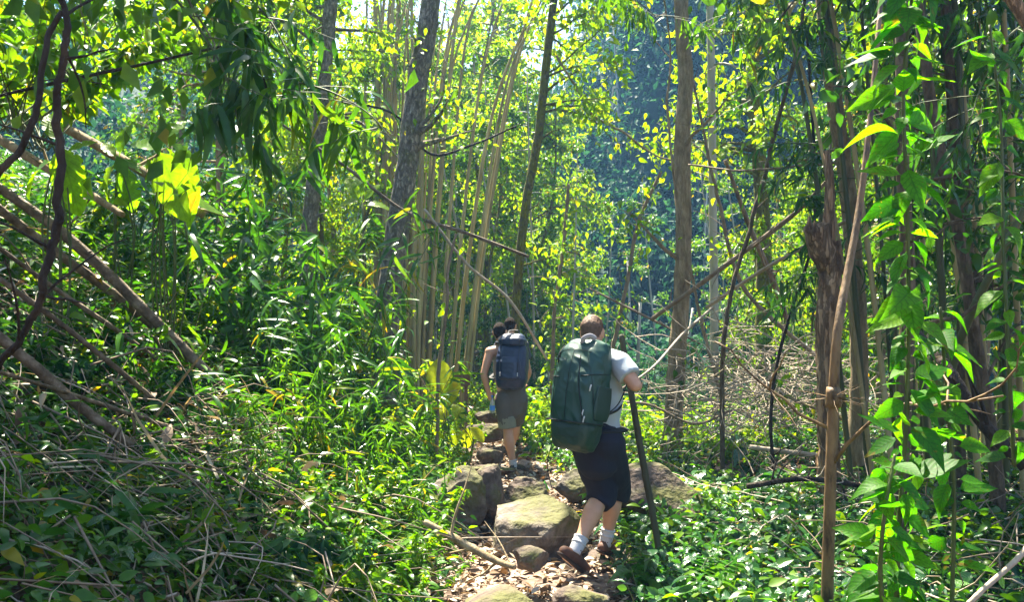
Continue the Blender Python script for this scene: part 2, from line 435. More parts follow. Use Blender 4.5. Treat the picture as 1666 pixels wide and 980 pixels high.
M['bark_shade'] = bark_mat('bark_shade', (0.045, 0.032, 0.02), (0.11, 0.08, 0.05), (0.20, 0.155, 0.10), (0.09, 0.085, 0.035), 0.42, 0.8, 0.3, 0.02, 0.75)
M['bark_moss'] = bark_mat('bark_moss', (0.05, 0.04, 0.015), (0.15, 0.125, 0.045), (0.25, 0.23, 0.09), (0.18, 0.18, 0.015), 0.52)
M['bark_red'] = bark_mat('bark_red', (0.12, 0.065, 0.032), (0.30, 0.18, 0.095), (0.46, 0.32, 0.20), (0.22, 0.14, 0.07), 0.35, 0.8, 0.12)
M['bark_dark'] = rough_mat('bark_dark', [(0.32, (0.010, 0.007, 0.005)), (0.5, (0.028, 0.020, 0.014)), (0.7, (0.07, 0.052, 0.036))], 14, 0.9, 1.0, (1, 1, 0.35), detail=9, dist=0.03)
M['pole'] = rough_mat('pole', [(0.38, (0.040, 0.022, 0.011)), (0.48, (0.14, 0.085, 0.038)), (0.7, (0.24, 0.15, 0.07))], 16, 0.6, 0.3, (1, 1, 0.3), spec=0.4)
M['culm_tan'] = rough_mat('culm_tan', [(0.35, (0.19, 0.145, 0.06)), (0.52, (0.32, 0.26, 0.11)), (0.7, (0.42, 0.36, 0.19))], 5, 0.5, 0.15, (1, 1, 0.2))
M['culm_green'] = rough_mat('culm_green', [(0.3, (0.03, 0.045, 0.014)), (0.6, (0.075, 0.085, 0.03)), (0.8, (0.15, 0.13, 0.06))], 5, 0.45, 0.15, (1, 1, 0.2))
M['culm_pale'] = rough_mat('culm_pale', [(0.3, (0.22, 0.21, 0.17)), (0.7, (0.42, 0.40, 0.34))], 5, 0.6, 0.2, (1, 1, 0.2))
M['deadwood'] = rough_mat('deadwood', [(0.32, (0.040, 0.026, 0.016)), (0.5, (0.11, 0.078, 0.05)), (0.70, (0.24, 0.185, 0.13))], 10, 0.75, 0.6, (1, 1, 1))
M['twig'] = rough_mat('twig', [(0.3, (0.10, 0.07, 0.045)), (0.7, (0.25, 0.19, 0.13))], 8, 0.8, 0.3)
M['twig_pale'] = rough_mat('twig_pale', [(0.3, (0.22, 0.17, 0.12)), (0.7, (0.44, 0.37, 0.29))], 8, 0.75, 0.3)
M['stem'] = rough_mat('stem', [(0.3, (0.035, 0.055, 0.015)), (0.7, (0.09, 0.11, 0.03))], 8, 0.6, 0.2)
M['rock_moss'] = rough_mat('rock_moss', [(0.30, (0.040, 0.031, 0.024)), (0.48, (0.11, 0.09, 0.072)), (0.70, (0.26, 0.225, 0.19))], 7, 0.85, 1.0, detail=12, moss=(0.080, 0.078, 0.026), moss_amt=0.42, dist=0.03, upmoss=True)
M['rock'] = rough_mat('rock', [(0.30, (0.034, 0.024, 0.018)), (0.48, (0.092, 0.066, 0.052)), (0.70, (0.20, 0.16, 0.13))], 7, 0.85, 1.0, detail=12, moss=(0.075, 0.075, 0.02), moss_amt=0.36, dist=0.03, upmoss=True)
M['stone_pale'] = rough_mat('stone_pale', [(0.25, (0.14, 0.105, 0.085)), (0.5, (0.27, 0.215, 0.18)), (0.75, (0.42, 0.36, 0.32))], 7, 0.8, 0.6, dist=0.02)

# ------------------------------------------------------------------ ground
def grid_sheet(xs, ys, zf, name, mat):
    X, Y = np.meshgrid(xs, ys)
    Z = zf(X, Y)
    V = np.stack([X, Y, Z], -1).reshape(-1, 3)
    nx, ny = len(xs), len(ys)
    i = np.arange(ny - 1)[:, None] * nx + np.arange(nx - 1)[None]
    A, B, C, D = i, i + 1, i + nx + 1, i + nx
    F = np.concatenate([np.stack([A, B, C], -1).reshape(-1, 3), np.stack([A, C, D], -1).reshape(-1, 3)])
    mb = MB(); mb.add(V, F)
    return mb.obj(name, mat)
xs = np.unique(np.concatenate([np.linspace(-90, -12, 40), np.linspace(-12, -4, 45), np.linspace(-4, 4, 110), np.linspace(4, 12, 36), np.linspace(12, 90, 40)]))
ys = np.unique(np.concatenate([np.linspace(-12, 2, 16), np.linspace(2, 14, 120), np.linspace(14, 30, 50), np.linspace(30, 130, 70)]))
_nt = M['soil'].node_tree
_pb = [n for n in _nt.nodes if n.type == 'BSDF_PRINCIPLED'][0]; _src = _pb.inputs[0].links[0].from_socket
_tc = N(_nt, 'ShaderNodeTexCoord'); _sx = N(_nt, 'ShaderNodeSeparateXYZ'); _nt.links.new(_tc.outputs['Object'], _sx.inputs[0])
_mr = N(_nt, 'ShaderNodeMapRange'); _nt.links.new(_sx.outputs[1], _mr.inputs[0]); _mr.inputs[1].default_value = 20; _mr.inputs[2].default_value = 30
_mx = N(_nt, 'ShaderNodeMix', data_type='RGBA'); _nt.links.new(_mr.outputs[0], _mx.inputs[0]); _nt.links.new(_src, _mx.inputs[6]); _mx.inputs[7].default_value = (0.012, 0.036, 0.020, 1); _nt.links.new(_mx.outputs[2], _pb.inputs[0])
gr = grid_sheet(xs, ys, G, 'ground', M['soil'])
gr['kind'] = 'structure'
# worn path, a sheet a little above the soil whose uneven edges dip into it
ty = np.linspace(0.5, 19, 420); tx = np.linspace(-1, 1, 44)
Xp = np.zeros((len(ty), len(tx))); Yp = Xp.copy(); Zp = Xp.copy()
for j, y in enumerate(ty):
    hw = 0.62 + 0.16 * math.sin(y * 2.3) + 0.08 * math.sin(y * 5.7 + 1)
    x = pathx(y) + tx * hw
    Xp[j] = x; Yp[j] = y
    nzv = np.array([noise.noise(Vector((a * 3.1, y * 3.1, 0))) * 0.03 + noise.noise(Vector((a * 11, y * 11, 4))) * 0.012 for a in x])
    Zp[j] = G(x, np.full_like(x, y)) + 0.045 - 0.10 * np.abs(tx) ** 3 + nzv
i = np.arange(len(ty) - 1)[:, None] * len(tx) + np.arange(len(tx) - 1)[None]
mb = MB()
mb.add(np.stack([Xp, Yp, Zp], -1).reshape(-1, 3), np.concatenate([np.stack([i, i + 1, i + len(tx) + 1], -1).reshape(-1, 3), np.stack([i, i + len(tx) + 1, i + len(tx)], -1).reshape(-1, 3)]))
mb.obj('path', M['path'])['kind'] = 'structure'
#=== END SETUP ===
# ------------------------------------------------------------------ woods behind
def rand_dirs(n, zmin=-1, zmax=1):
    z = rng.uniform(zmin, zmax, n); a = rng.uniform(0, 2 * math.pi, n); r = np.sqrt(np.maximum(0, 1 - z * z))
    return np.stack([r * np.cos(a), r * np.sin(a), z], -1)

def upish(n, s=0.6):
    return unit(np.array([0, 0, 1.0]) + rng.normal(0, s, (n, 3)))

# far wooded slope: one mass
mb = MB()
cen = []
for k in range(950):
    if k % 3:
        u = rng.uniform(0.0, 0.93); x = rng.uniform(-6, 40)
        y = 31 + (24 + 20 * (1 - float(sstep(-2, 10, x)))) * (0.5 - math.sin(math.asin(1 - 2 * u) / 3))
        if x > 0.66 * y + 2: continue
    else:
        y = rng.uniform(27, 66); x = rng.uniform(-0.66 * y - 4, 0.66 * y + 4)
    cen.append((x, y, g(x, y) + rng.uniform(0.3, 2.6), rng.uniform(1.0, 2.3)))
for (x, y, z, r) in cen:
    n = int(90 + 70 * r)
    d = rand_dirs(n, -0.6, 1); rr = r * rng.uniform(0.6, 1.12, n)[:, None]
    p = np.array([x, y, z]) + d * rr * np.array([1, 1, 1.2])
    dd = d * 0.6 + rng.normal(0, 0.5, (n, 3)) + np.array([0, 0, -0.45])
    leaves(mb, FAR, p, dd, upish(n, 0.5) + d * 0.5, rng.uniform(0.22, 0.5, n))
for k in range(120):
    y = rng.uniform(26, 60); x = rng.uniform(-0.5 * y, 0.66 * y)
    z = g(x, y); h = rng.uniform(4, 9); lx = rng.normal(0, 0.5)
    tube(mb, curve([(x, y, z - 0.3), (x + lx * 0.4, y, z + h * 0.5), (x + lx, y, z + h)], 5), np.linspace(0.07, 0.03, 5) * rng.uniform(0.7, 1.5), 5, m=1)
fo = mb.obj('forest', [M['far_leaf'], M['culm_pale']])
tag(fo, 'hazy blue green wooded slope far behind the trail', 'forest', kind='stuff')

def wander(p0, d0, length, n, bend=0.25, grav=0.0):
    p = [np.array(p0, float)]; d = np.array(d0, float); d /= np.linalg.norm(d)
    st = length / (n - 1)
    for k in range(n - 1):
        d = d + rng.normal(0, bend, 3) * st / max(0.25, length * 0.3) + np.array([0, 0, -grav]) * st
        d /= np.linalg.norm(d)
        p.append(p[-1] + d * st)
    return np.array(p)

def crown_on(mw, ml, path, r0, zs, nbr, blen, nleaf, lsize, tpls, twigs=5, rise=0.35, droop=0.5, grav=0.35, lup=0.55, azr=None, clump=0.34):
    """branches along a trunk path between heights zs, leafy twigs on them; wood into mw, leaves into ml"""
    path = np.asarray(path); Pz = path[:, 2]
    LP = []; LD = []
    for b in range(nbr):
        z = rng.uniform(*zs)
        i = int(np.clip(np.searchsorted(Pz, z), 1, len(path) - 1))
        f = np.clip((z - Pz[i - 1]) / max(1e-6, Pz[i] - Pz[i - 1]), 0, 1)
        p0 = path[i - 1] * (1 - f) + path[i] * f
        a = rng.uniform(0, 2 * math.pi) if azr is None else rng.uniform(*azr)
        d0 = np.array([math.cos(a), math.sin(a), rise + rng.normal(0, 0.25)])
        ln = blen * rng.uniform(0.5, 1.1) * (1 - 0.45 * (z - zs[0]) / max(0.1, zs[1] - zs[0]))
        br = wander(p0, d0, ln, 8, 0.30, grav)
        rb = r0 * 0.32
        tube(mw, br, np.linspace(rb, rb * 0.25, 8), 5, cap=False)
        for t in range(twigs):
            k = rng.integers(2, 8)
            dt = unit((br[k] - br[k - 1])[None])[0] + rng.normal(0, 0.6, 3)
            tw = wander(br[k], dt, ln * rng.uniform(0.18, 0.42), 5, 0.35, grav)
            tube(mw, tw, np.linspace(rb * 0.25, rb * 0.08, 5), 3, cap=False)
            n = max(1, int(nleaf / (nbr * twigs)))
            s = rng.uniform(0.1, 1, n) * 3.999; ii = s.astype(int); ff = (s - ii)[:, None]
            pos = tw[ii] * (1 - ff) + tw[ii + 1] * ff + rng.normal(0, clump * ln * 0.25, (n, 3))
            LP.append(pos); LD.append((tw[ii + 1] - tw[ii]) / max(1e-6, np.linalg.norm(tw[1] - tw[0])) * 0.5 + rng.normal(0, 0.6, (n, 3)) + np.array([0, 0, -droop]))
    LP = np.vstack(LP); LD = np.vstack(LD)
    leaves(ml, tpls, LP, LD, upish(len(LP), lup), lsize * rng.uniform(0.6, 1.25, len(LP)))

def tree_template(name, h, r0, zs, nbr, blen, nleaf, lsize, tpls, lmat, bark, lean=0.6, **kw):
    root = empty(name, (0, 0, 0))
    mw, ml = MB(), MB()
    lx, ly = rng.normal(0, lean, 2)
    path = curve([(0, 0, -0.4), (lx * 0.2, ly * 0.2, h * 0.35), (lx * 0.7 + rng.normal(0, 0.12), ly * 0.7, h * 0.7), (lx, ly, h)], 24)
    tube(mw, path, np.linspace(r0, r0 * 0.3, 24), 8, rough=0.05)
    crown_on(mw, ml, path, r0, (zs[0] * h, zs[1] * h), nbr, blen, nleaf, lsize, tpls, **kw)
    mw.obj('trunk', bark, root)
    ml.obj('crown', lmat, root)
    register(root)
    return root

T_lime = tree_template('sapling_tree', 7.5, 0.05, (0.16, 0.98), 34, 1.6, 3000, 0.13, OVATE, M['leaf_lime'], M['bark_moss'])
T_lime2 = tree_template('leafy_tree', 9.5, 0.085, (0.20, 0.98), 40, 2.1, 4400, 0.125, SMALL, M['leaf_lime'], M['bark_brown'])
T_mid = tree_template('bushy_tree', 8.0, 0.08, (0.10, 0.98), 46, 2.0, 6500, 0.13, SMALL, M['leaf_mid'], M['bark_brown'])
T_blue = tree_template('glossy_tree', 6.5, 0.06, (0.05, 0.98), 40, 1.8, 6500, 0.14, LANCE, M['leaf_blue'], M['bark_grey'])
T_pale = tree_template('slender_tree', 9.0, 0.045, (0.45, 0.98), 14, 1.2, 1300, 0.12, SMALL, M['leaf_mid'], M['culm_pale'], lean=0.4)
used = set()
def plant(tpl, px, d, s=1.0, rz=None, label=None, cat='tree', group=None, dz=0.0):
    x = PX(px, d)
    if tpl.name in used: o = copy_tree(tpl)
    else: o = tpl; used.add(tpl.name)
    o.location = (x, d, g(x, d) + dz)
    o.rotation_euler = (0, 0, rng.uniform(0, 6.28) if rz is None else rz)
    o.scale = (s, s, s)
    tag(o, label, cat, group)
    return o
def rowof(tpl, specs, head, cat, group, fn=plant, **kw):
    order = sorted(range(len(specs)), key=lambda i: specs[i][0])
    rank = {i: k for k, i in enumerate(order)}
    n = len(specs)
    for i, sp in enumerate(specs):
        k = rank[i]
        w = 'leftmost' if k == 0 else 'rightmost' if k == n - 1 else ORD[k] + ' from the left' if k < n / 2 else ORD[n - 1 - k] + ' from the right'
        fn(tpl, sp[0], sp[1], sp[2], label=head + ', ' + w, cat=cat, group=group, **{**kw, **(sp[3] if len(sp) > 3 else {})})
GB = 'sunlit young trees behind the hikers'
rowof(T_lime, [(455, 15, 1.0), (520, 19, 1.1), (575, 16, 0.9), (610, 24, 1.2), (690, 20, 1.0), (745, 23, 0.9), (790, 18, 0.85), (1270, 17.5, 0.75), (1185, 14.5, 0.5), (1320, 14.5, 0.6), (820, 27, 1.1), (745, 26, 1.35), (790, 23, 1.3), (840, 24, 1.25), (715, 22, 1.2)], 'slim yellow green backlit sapling behind the hikers', 'tree', GB)
rowof(T_lime2, [(430, 20, 1.1), (550, 24, 1.2), (660, 27, 1.2), (780, 30, 1.45), (870, 31, 1.3), (730, 31, 1.4), (700, 27, 1.25), (775, 26, 1.6), (825, 28, 1.65), (860, 25, 1.4), (800, 33, 1.9), (1260, 27, 0.9)], 'taller lime green tree in the hazy background', 'tree', 'taller lime trees in the background')
rowof(T_mid, [(360, 17, 1.2), (1330, 19, 1.1), (1420, 16, 1.0), (1500, 20, 1.2), (1590, 15, 1.1), (1660, 18, 1.1), (280, 21, 1.3), (1460, 24, 1.3), (1280, 27, 1.0)], 'bushy mid green tree at the side of the clearing', 'tree', 'bushy trees at the sides')
rowof(T_blue, [(770, 17.5, 0.42), (850, 19, 0.42), (960, 24, 0.6), (1060, 21, 0.55), (1130, 22, 0.6), (1230, 20, 0.6), (1310, 23, 0.8), (1000, 15, 0.28), (1100, 15.5, 0.3), (1180, 13.5, 0.26), (1270, 13, 0.28), (690, 17, 0.4), (900, 16.5, 0.3), (1330, 14.5, 0.35), (980, 29, 0.8), (1180, 26, 0.8), (1300, 26, 0.9)], 'glossy blue green shrub in the hollow past the trail', 'shrub', 'glossy shrubs in the hollow')
rowof(T_pale, [(705, 21, 0.8), (728, 24, 0.9), (760, 22, 0.8), (815, 23, 0.9), (905, 22, 0.8), (1165, 24, 1.0), (1190, 28, 1.0), (1290, 26, 1.0), (980, 26, 0.9), (1075, 28, 1.0), (775, 19, 0.85), (800, 20.5, 0.8), (870, 19, 0.8), (930, 18.5, 0.75), (840, 21, 0.9), (655, 19, 0.9), (1210, 21, 0.9), (1255, 22.5, 0.95)], 'thin pale straight stem in the hazy hollow', 'tree', 'pale slender stems')

# ------------------------------------------------------------------ bamboo clumps
def culm_mesh(pts, r0, r1, mat, node=0.32):
    mb = MB(); p = curve(pts, 40)
    L = np.linalg.norm(np.diff(p, axis=0), axis=1).sum()
    nn = int(L / node)
    s = np.linspace(0, 1, 40); rad = r0 + (r1 - r0) * s
    tube(mb, p, rad, 7)
    for k in range(1, nn):
        f = k / nn * 39; i = int(f); q = p[i] * (1 - (f - i)) + p[i + 1] * (f - i)
        t = unit((p[i + 1] - p[i])[None])[0]; r = rad[i] * 1.16
        tube(mb, np.array([q - t * 0.008, q, q + t * 0.008]), [r * 0.85, r, r * 0.85], 7, cap=False)
    return mb, p

def bamboo(name, label, base, ncul, spread, h, r, mat, lmat, lean=(0, 0), nleaf=2500, lz=(0.45, 1.0), leafsize=0.2, hv=0.2, tops=None, fan=1.0):
    root = empty(name, base, label, 'bamboo')
    ml = MB()
    bx, by = base[0], base[1]
    for k in range(ncul):
        a = rng.uniform(0, 6.28); q = spread * math.sqrt(rng.uniform(0, 1))
        x, y = q * math.cos(a), q * math.sin(a) * 0.8
        z = g(bx + x, by + y) - base[2] - 0.2
        hh = h * rng.uniform(1 - hv, 1 + hv)
        tx = x + lean[0] * hh + fan * (x * 0.8 + rng.normal(0, 0.06) * hh); tyy = y + lean[1] * hh + fan * (y * 0.5 + rng.normal(0, 0.05) * hh)
        sag = rng.uniform(0.0, 0.12) * hh
        pts = [(x, y, z), (x + (tx - x) * 0.25, y + (tyy - y) * 0.25, z + hh * 0.4), (x + (tx - x) * 0.6, y + (tyy - y) * 0.6, z + hh * 0.75), (tx + (tx - x) * 0.15, tyy, z + hh - sag)]
        rr = r * rng.uniform(0.7, 1.25)
        mbk, p = culm_mesh(pts, rr, rr * 0.45, None)
        mbk.obj('culm', mat if not isinstance(mat, (list, tuple)) else mat[k % len(mat)], root)
        n = nleaf // ncul
        if n:
            nb = 10
            for b in range(nb):
                f = rng.uniform(*lz) * 39; i = min(38, int(f)); o = p[i]
                tw = wander(o, np.append(rng.normal(0, 1, 2), rng.normal(0.1, 0.4)), rng.uniform(0.4, 1.1), 6, 0.3, 0.7)
                tube(ml, tw, np.linspace(0.006, 0.002, 6), 3, m=1, cap=False)
                m = n // nb; s = rng.uniform(0.15, 1, m) * 4.99; ii = s.astype(int); ff = (s - ii)[:, None]
                pos = tw[ii] * (1 - ff) + tw[ii + 1] * ff
                leaves(ml, BLADE, pos, rng.normal(0, 0.6, (m, 3)) + np.array([0, 0, -0.5]) + (tw[-1] - tw[0]) * 0.5, upish(m, 0.6), leafsize * rng.uniform(0.6, 1.2, m), wid=1.1)
    if ml.V: ml.obj('foliage', [lmat, M['stem']], root)
    return root

def gbase(px, d): x = PX(px, d); return (x, d, g(x, d))
bamboo('bamboo_clump', 'clump of tan bamboo canes rising behind the leaning grey trunk', gbase(622, 16.5), 15, 0.7, 9.2, 0.044, M['culm_tan'], M['blade'], lean=(0.015, 0), nleaf=225, lz=(0.7, 1), fan=0.6)
bamboo('bamboo_clump', 'fan of brown bamboo canes tilting right of the leaning grey trunk', gbase(690, 16), 18, 0.75, 9.2, 0.040, M['culm_tan'], M['blade'], lean=(0.085, 0), nleaf=190, lz=(0.8, 1), fan=0.9)
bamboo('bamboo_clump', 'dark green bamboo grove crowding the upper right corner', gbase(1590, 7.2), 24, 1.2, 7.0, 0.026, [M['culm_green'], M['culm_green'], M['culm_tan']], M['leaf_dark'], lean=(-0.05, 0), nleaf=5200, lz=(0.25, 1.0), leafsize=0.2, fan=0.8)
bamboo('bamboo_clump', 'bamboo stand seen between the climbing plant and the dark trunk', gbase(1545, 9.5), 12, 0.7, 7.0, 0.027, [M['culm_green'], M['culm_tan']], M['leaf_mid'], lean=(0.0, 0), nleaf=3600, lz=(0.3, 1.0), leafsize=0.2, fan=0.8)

# ------------------------------------------------------------------ trees one can tell apart
def named_tree(name, label, pts, widths, bark, crown=None, lmat=None, extra=None, seg=14, npt=60, rough=0.05, top=None, cat='tree', stubs=5):
    P3 = [P(*q) for q in pts]
    rad = [w / FPX * q[2] / 2 for w, q in zip(widths, pts)]
    if top: P3.append(P3[-1] + Vector(top)); rad.append(rad[-1] * 0.55)
    b = P3[0]
    gz = g(b.x, b.y)
    root = empty(name, (b.x, b.y, gz), label, cat)
    off = np.array([b.x, b.y, gz])
    # run the base into the soil, flaring slightly
    if b.z > gz - 0.05: P3.insert(0, Vector((b.x, b.y, gz - 0.15))); rad.insert(0, rad[0] * 1.15)
    p = curve(P3, npt) - off
    r = np.interp(np.linspace(0, len(rad) - 1, npt), np.arange(len(rad)), rad)
    low = np.clip(1 - (p[:, 2]) / 0.35, 0, 1); r = r * (1 + 0.45 * low ** 2)
    mw = MB(); tube(mw, p, r, seg, rough=rough)
    ml = MB()
    if crown:
        zs = crown.pop('zs'); crown_on(mw, ml, p, max(rad) * 0.8, zs, **crown)
    if extra: extra(mw, ml, p, off)
    for k in range(stubs):
        i = rng.integers(int(npt * 0.18), int(npt * 0.72)); a = rng.uniform(0, 6.28)
        ln = rng.uniform(0.25, 1.3)
        q = wander(p[i], (math.cos(a), math.sin(a) * 0.6, rng.uniform(0.1, 0.9)), ln, 9, 0.5, 0.1)
        tube(mw, q, np.linspace(r[i] * rng.uniform(0.22, 0.4), 0.004, 9), 6, rough=0.06)
        for t in range(3):
            j = rng.integers(3, 8); tube(mw, wander(q[j], rng.normal(0, 1, 3) + [0, 0, 0.4], ln * 0.4, 6, 0.5, 0.1), np.linspace(0.006, 0.002, 6), 4, cap=False)
        if lmat is not None and ln > 0.5:
            n = 30; jj = rng.integers(4, 9, n)
            leaves(ml, OVATE, q[jj] + rng.normal(0, 0.13, (n, 3)), rng.normal(0, 0.7, (n, 3)) + [0, 0, -0.4], upish(n, 0.5), 0.12 * rng.uniform(0.6, 1.2, n))
    mw.obj('trunk', bark, root)
    if ml.V: ml.obj('crown', lmat, root)
    return root

named_tree('leaning_tree', 'thick grey mossy trunk leaning right beside the bamboo canes', [(628, 560, 11), (640, 420, 11), (662, 270, 11), (680, 130, 11), (704, -20, 11)], [42, 38, 35, 34, 31], M['bark_grey'],
           dict(zs=(7.0, 9.5), nbr=12, blen=2.0, nleaf=650, lsize=0.14, tpls=OVATE), M['leaf_lime'], top=(0.4, 0.2, 4.0))
named_tree('forest_tree', 'straight brown trunk standing right of the walker with the green pack', [(1093, 745, 11), (1100, 600, 11), (1112, 420, 11), (1110, 240, 11), (1116, 120, 11), (1108, -20, 11)], [34, 28, 26, 27, 24, 22], M['bark_brown'],
           dict(zs=(6.6, 10), nbr=14, blen=2.4, nleaf=2600, lsize=0.14, tpls=OVATE), M['leaf_mid'], top=(0.1, 0.1, 4.0))
named_tree('mossy_tree', 'thin yellow mossy trunk rising behind the walker with the navy pack', [(838, 560, 13), (843, 450, 13), (856, 330, 13), (876, 220, 13), (888, 110, 13), (903, -20, 13)], [15, 15, 14, 14, 14, 13], M['bark_moss'],
           dict(zs=(4.6, 8.5), nbr=20, blen=1.8, nleaf=2200, lsize=0.13, tpls=OVATE, azr=(-1.4, 1.4)), M['leaf_lime'], top=(0.3, 0, 3.0))
named_tree('dark_tree', 'tall dark brown trunk just behind the broken reddish stump', [(1396, 720, 8.4), (1398, 600, 8.4), (1394, 480, 8.4), (1378, 300, 8.4), (1360, 180, 8.2), (1338, -20, 8.2)], [31, 28, 27, 26, 25, 23], M['bark_brown'],
           dict(zs=(5.0, 8.5), nbr=12, blen=2.0, nleaf=2200, lsize=0.14, tpls=OVATE), M['leaf_mid'], top=(-0.2, 0.1, 3.5))
named_tree('background_tree', 'trunk half hidden by leaves with a yellowish mossy foot in the hollow', [(1242, 540, 15.5), (1243, 440, 15.5), (1238, 300, 15.5), (1228, 160, 15.5), (1222, -20, 15.5)], [27, 25, 23, 22, 21], M['bark_moss'],
           dict(zs=(5.2, 9.5), nbr=18, blen=2.0, nleaf=2000, lsize=0.14, tpls=OVATE), M['leaf_lime'], top=(0, 0, 3))
named_tree('pale_tree', 'thin pale trunk seen right of the straight brown trunk', [(1163, 690, 13.5), (1162, 520, 13.5), (1160, 340, 13.5), (1158, 160, 13.5), (1155, -20, 13.5)], [15, 14, 13, 13, 12], M['culm_pale'],
           dict(zs=(5.0, 8.5), nbr=10, blen=1.4, nleaf=900, lsize=0.13, tpls=OVATE), M['leaf_lime'], top=(0, 0, 2))
named_tree('dim_tree', 'shaded trunk at the top left of the bamboo canes', [(500, 420, 12.5), (515, 260, 12.5), (527, 130, 12.5), (540, -20, 12.5)], [25, 24, 23, 22], M['bark_grey'],
           dict(zs=(3.5, 8.5), nbr=16, blen=1.5, nleaf=900, lsize=0.13, tpls=SMALL), M['leaf_lime'], top=(0.2, 0, 3))
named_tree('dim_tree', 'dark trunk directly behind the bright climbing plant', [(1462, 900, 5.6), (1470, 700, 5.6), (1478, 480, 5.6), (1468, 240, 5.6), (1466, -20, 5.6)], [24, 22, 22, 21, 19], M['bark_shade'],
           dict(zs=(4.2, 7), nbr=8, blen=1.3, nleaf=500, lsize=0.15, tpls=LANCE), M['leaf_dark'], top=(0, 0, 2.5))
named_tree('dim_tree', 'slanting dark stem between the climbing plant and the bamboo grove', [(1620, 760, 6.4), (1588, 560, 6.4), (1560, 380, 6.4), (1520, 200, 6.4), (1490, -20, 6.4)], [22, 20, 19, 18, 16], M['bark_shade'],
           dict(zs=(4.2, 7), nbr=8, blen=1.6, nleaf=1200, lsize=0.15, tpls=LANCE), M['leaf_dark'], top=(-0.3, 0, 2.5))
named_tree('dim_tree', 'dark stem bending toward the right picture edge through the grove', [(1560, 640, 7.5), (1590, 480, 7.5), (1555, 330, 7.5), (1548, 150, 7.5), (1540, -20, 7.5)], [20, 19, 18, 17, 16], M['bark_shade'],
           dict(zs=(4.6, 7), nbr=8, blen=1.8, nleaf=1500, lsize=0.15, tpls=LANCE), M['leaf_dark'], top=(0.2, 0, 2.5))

# broken reddish trunk with its stub
def stub(mw, ml, p, off):
    q = curve([P(1352, 440, 7.6), P(1336, 405, 7.55), P(1326, 368, 7.5)], 8) - off
    tube(mw, q, [0.09, 0.095, 0.10, 0.105, 0.108, 0.108, 0.106, 0.10], 12, rough=0.10)
    for k in range(7):
        a = k / 7 * 6.28
        c = q[-1] + np.array([math.cos(a) * 0.07, math.sin(a) * 0.07, 0])
        tube(mw, np.array([c - [0, 0, 0.05], c + [rng.normal(0, 0.01), 0, rng.uniform(0.02, 0.10)]]), [0.035, 0.004], 5)
    q = curve([P(1348, 400, 7.6), P(1350, 320, 7.6), P(1345, 245, 7.6)], 10) - off
    tube(mw, q, np.linspace(0.06, 0.025, 10), 10, rough=0.12)
named_tree('broken_trunk', 'broken reddish brown trunk with a snapped stub on its side', [(1348, 745, 7.6), (1346, 620, 7.6), (1344, 520, 7.6), (1352, 440, 7.6), (1353, 392, 7.6)], [36, 32, 32, 36, 30], M['bark_red'], extra=stub, rough=0.08, stubs=0)

# pale brown pole with a twiggy knot
def knot(mw, ml, p, off):
    c = np.array(P(1356, 647, 4.3)) - off
    for k in range(22):
        a = rng.uniform(0, 6.28); d = np.array([math.cos(a), math.sin(a) * 0.8, rng.normal(0.05, 0.28)])
        tube(mw, wander(c, d, rng.uniform(0.08, 0.24), 5, 0.3, 0.4), np.linspace(0.0022, 0.0008, 5), 3, cap=False)
    tube(mw, curve([c - [0, 0, 0.05], c, c + [0, 0, 0.05]], 5), [0.034, 0.038, 0.040, 0.038, 0.034], 10, rough=0.08)
named_tree('dead_pole', 'pale brown bare pole rising full height in front of the stump', [(1345, 1010, 4.3), (1349, 860, 4.3), (1352, 760, 4.3), (1356, 650, 4.3), (1362, 545, 4.3), (1378, 450, 4.4), (1398, 340, 4.5), (1416, 190, 4.6), (1428, 60, 4.7), (1434, -30, 4.8)],
           [20, 19, 18, 17, 15, 13, 11, 9, 8, 7], M['pole'], extra=knot, rough=0.03, stubs=2, cat='dead tree', top=(0.05, 0.03, 0.8))
named_tree('bare_stem', 'reddish branch stub crossing the upper right corner of the picture', [(1730, 560, 4.0), (1720, 300, 4.0), (1692, 90, 4.0), (1640, -12, 4.0)], [26, 24, 22, 22], M['bark_red'], rough=0.05, stubs=0, top=(-0.15, 0, 0.2))

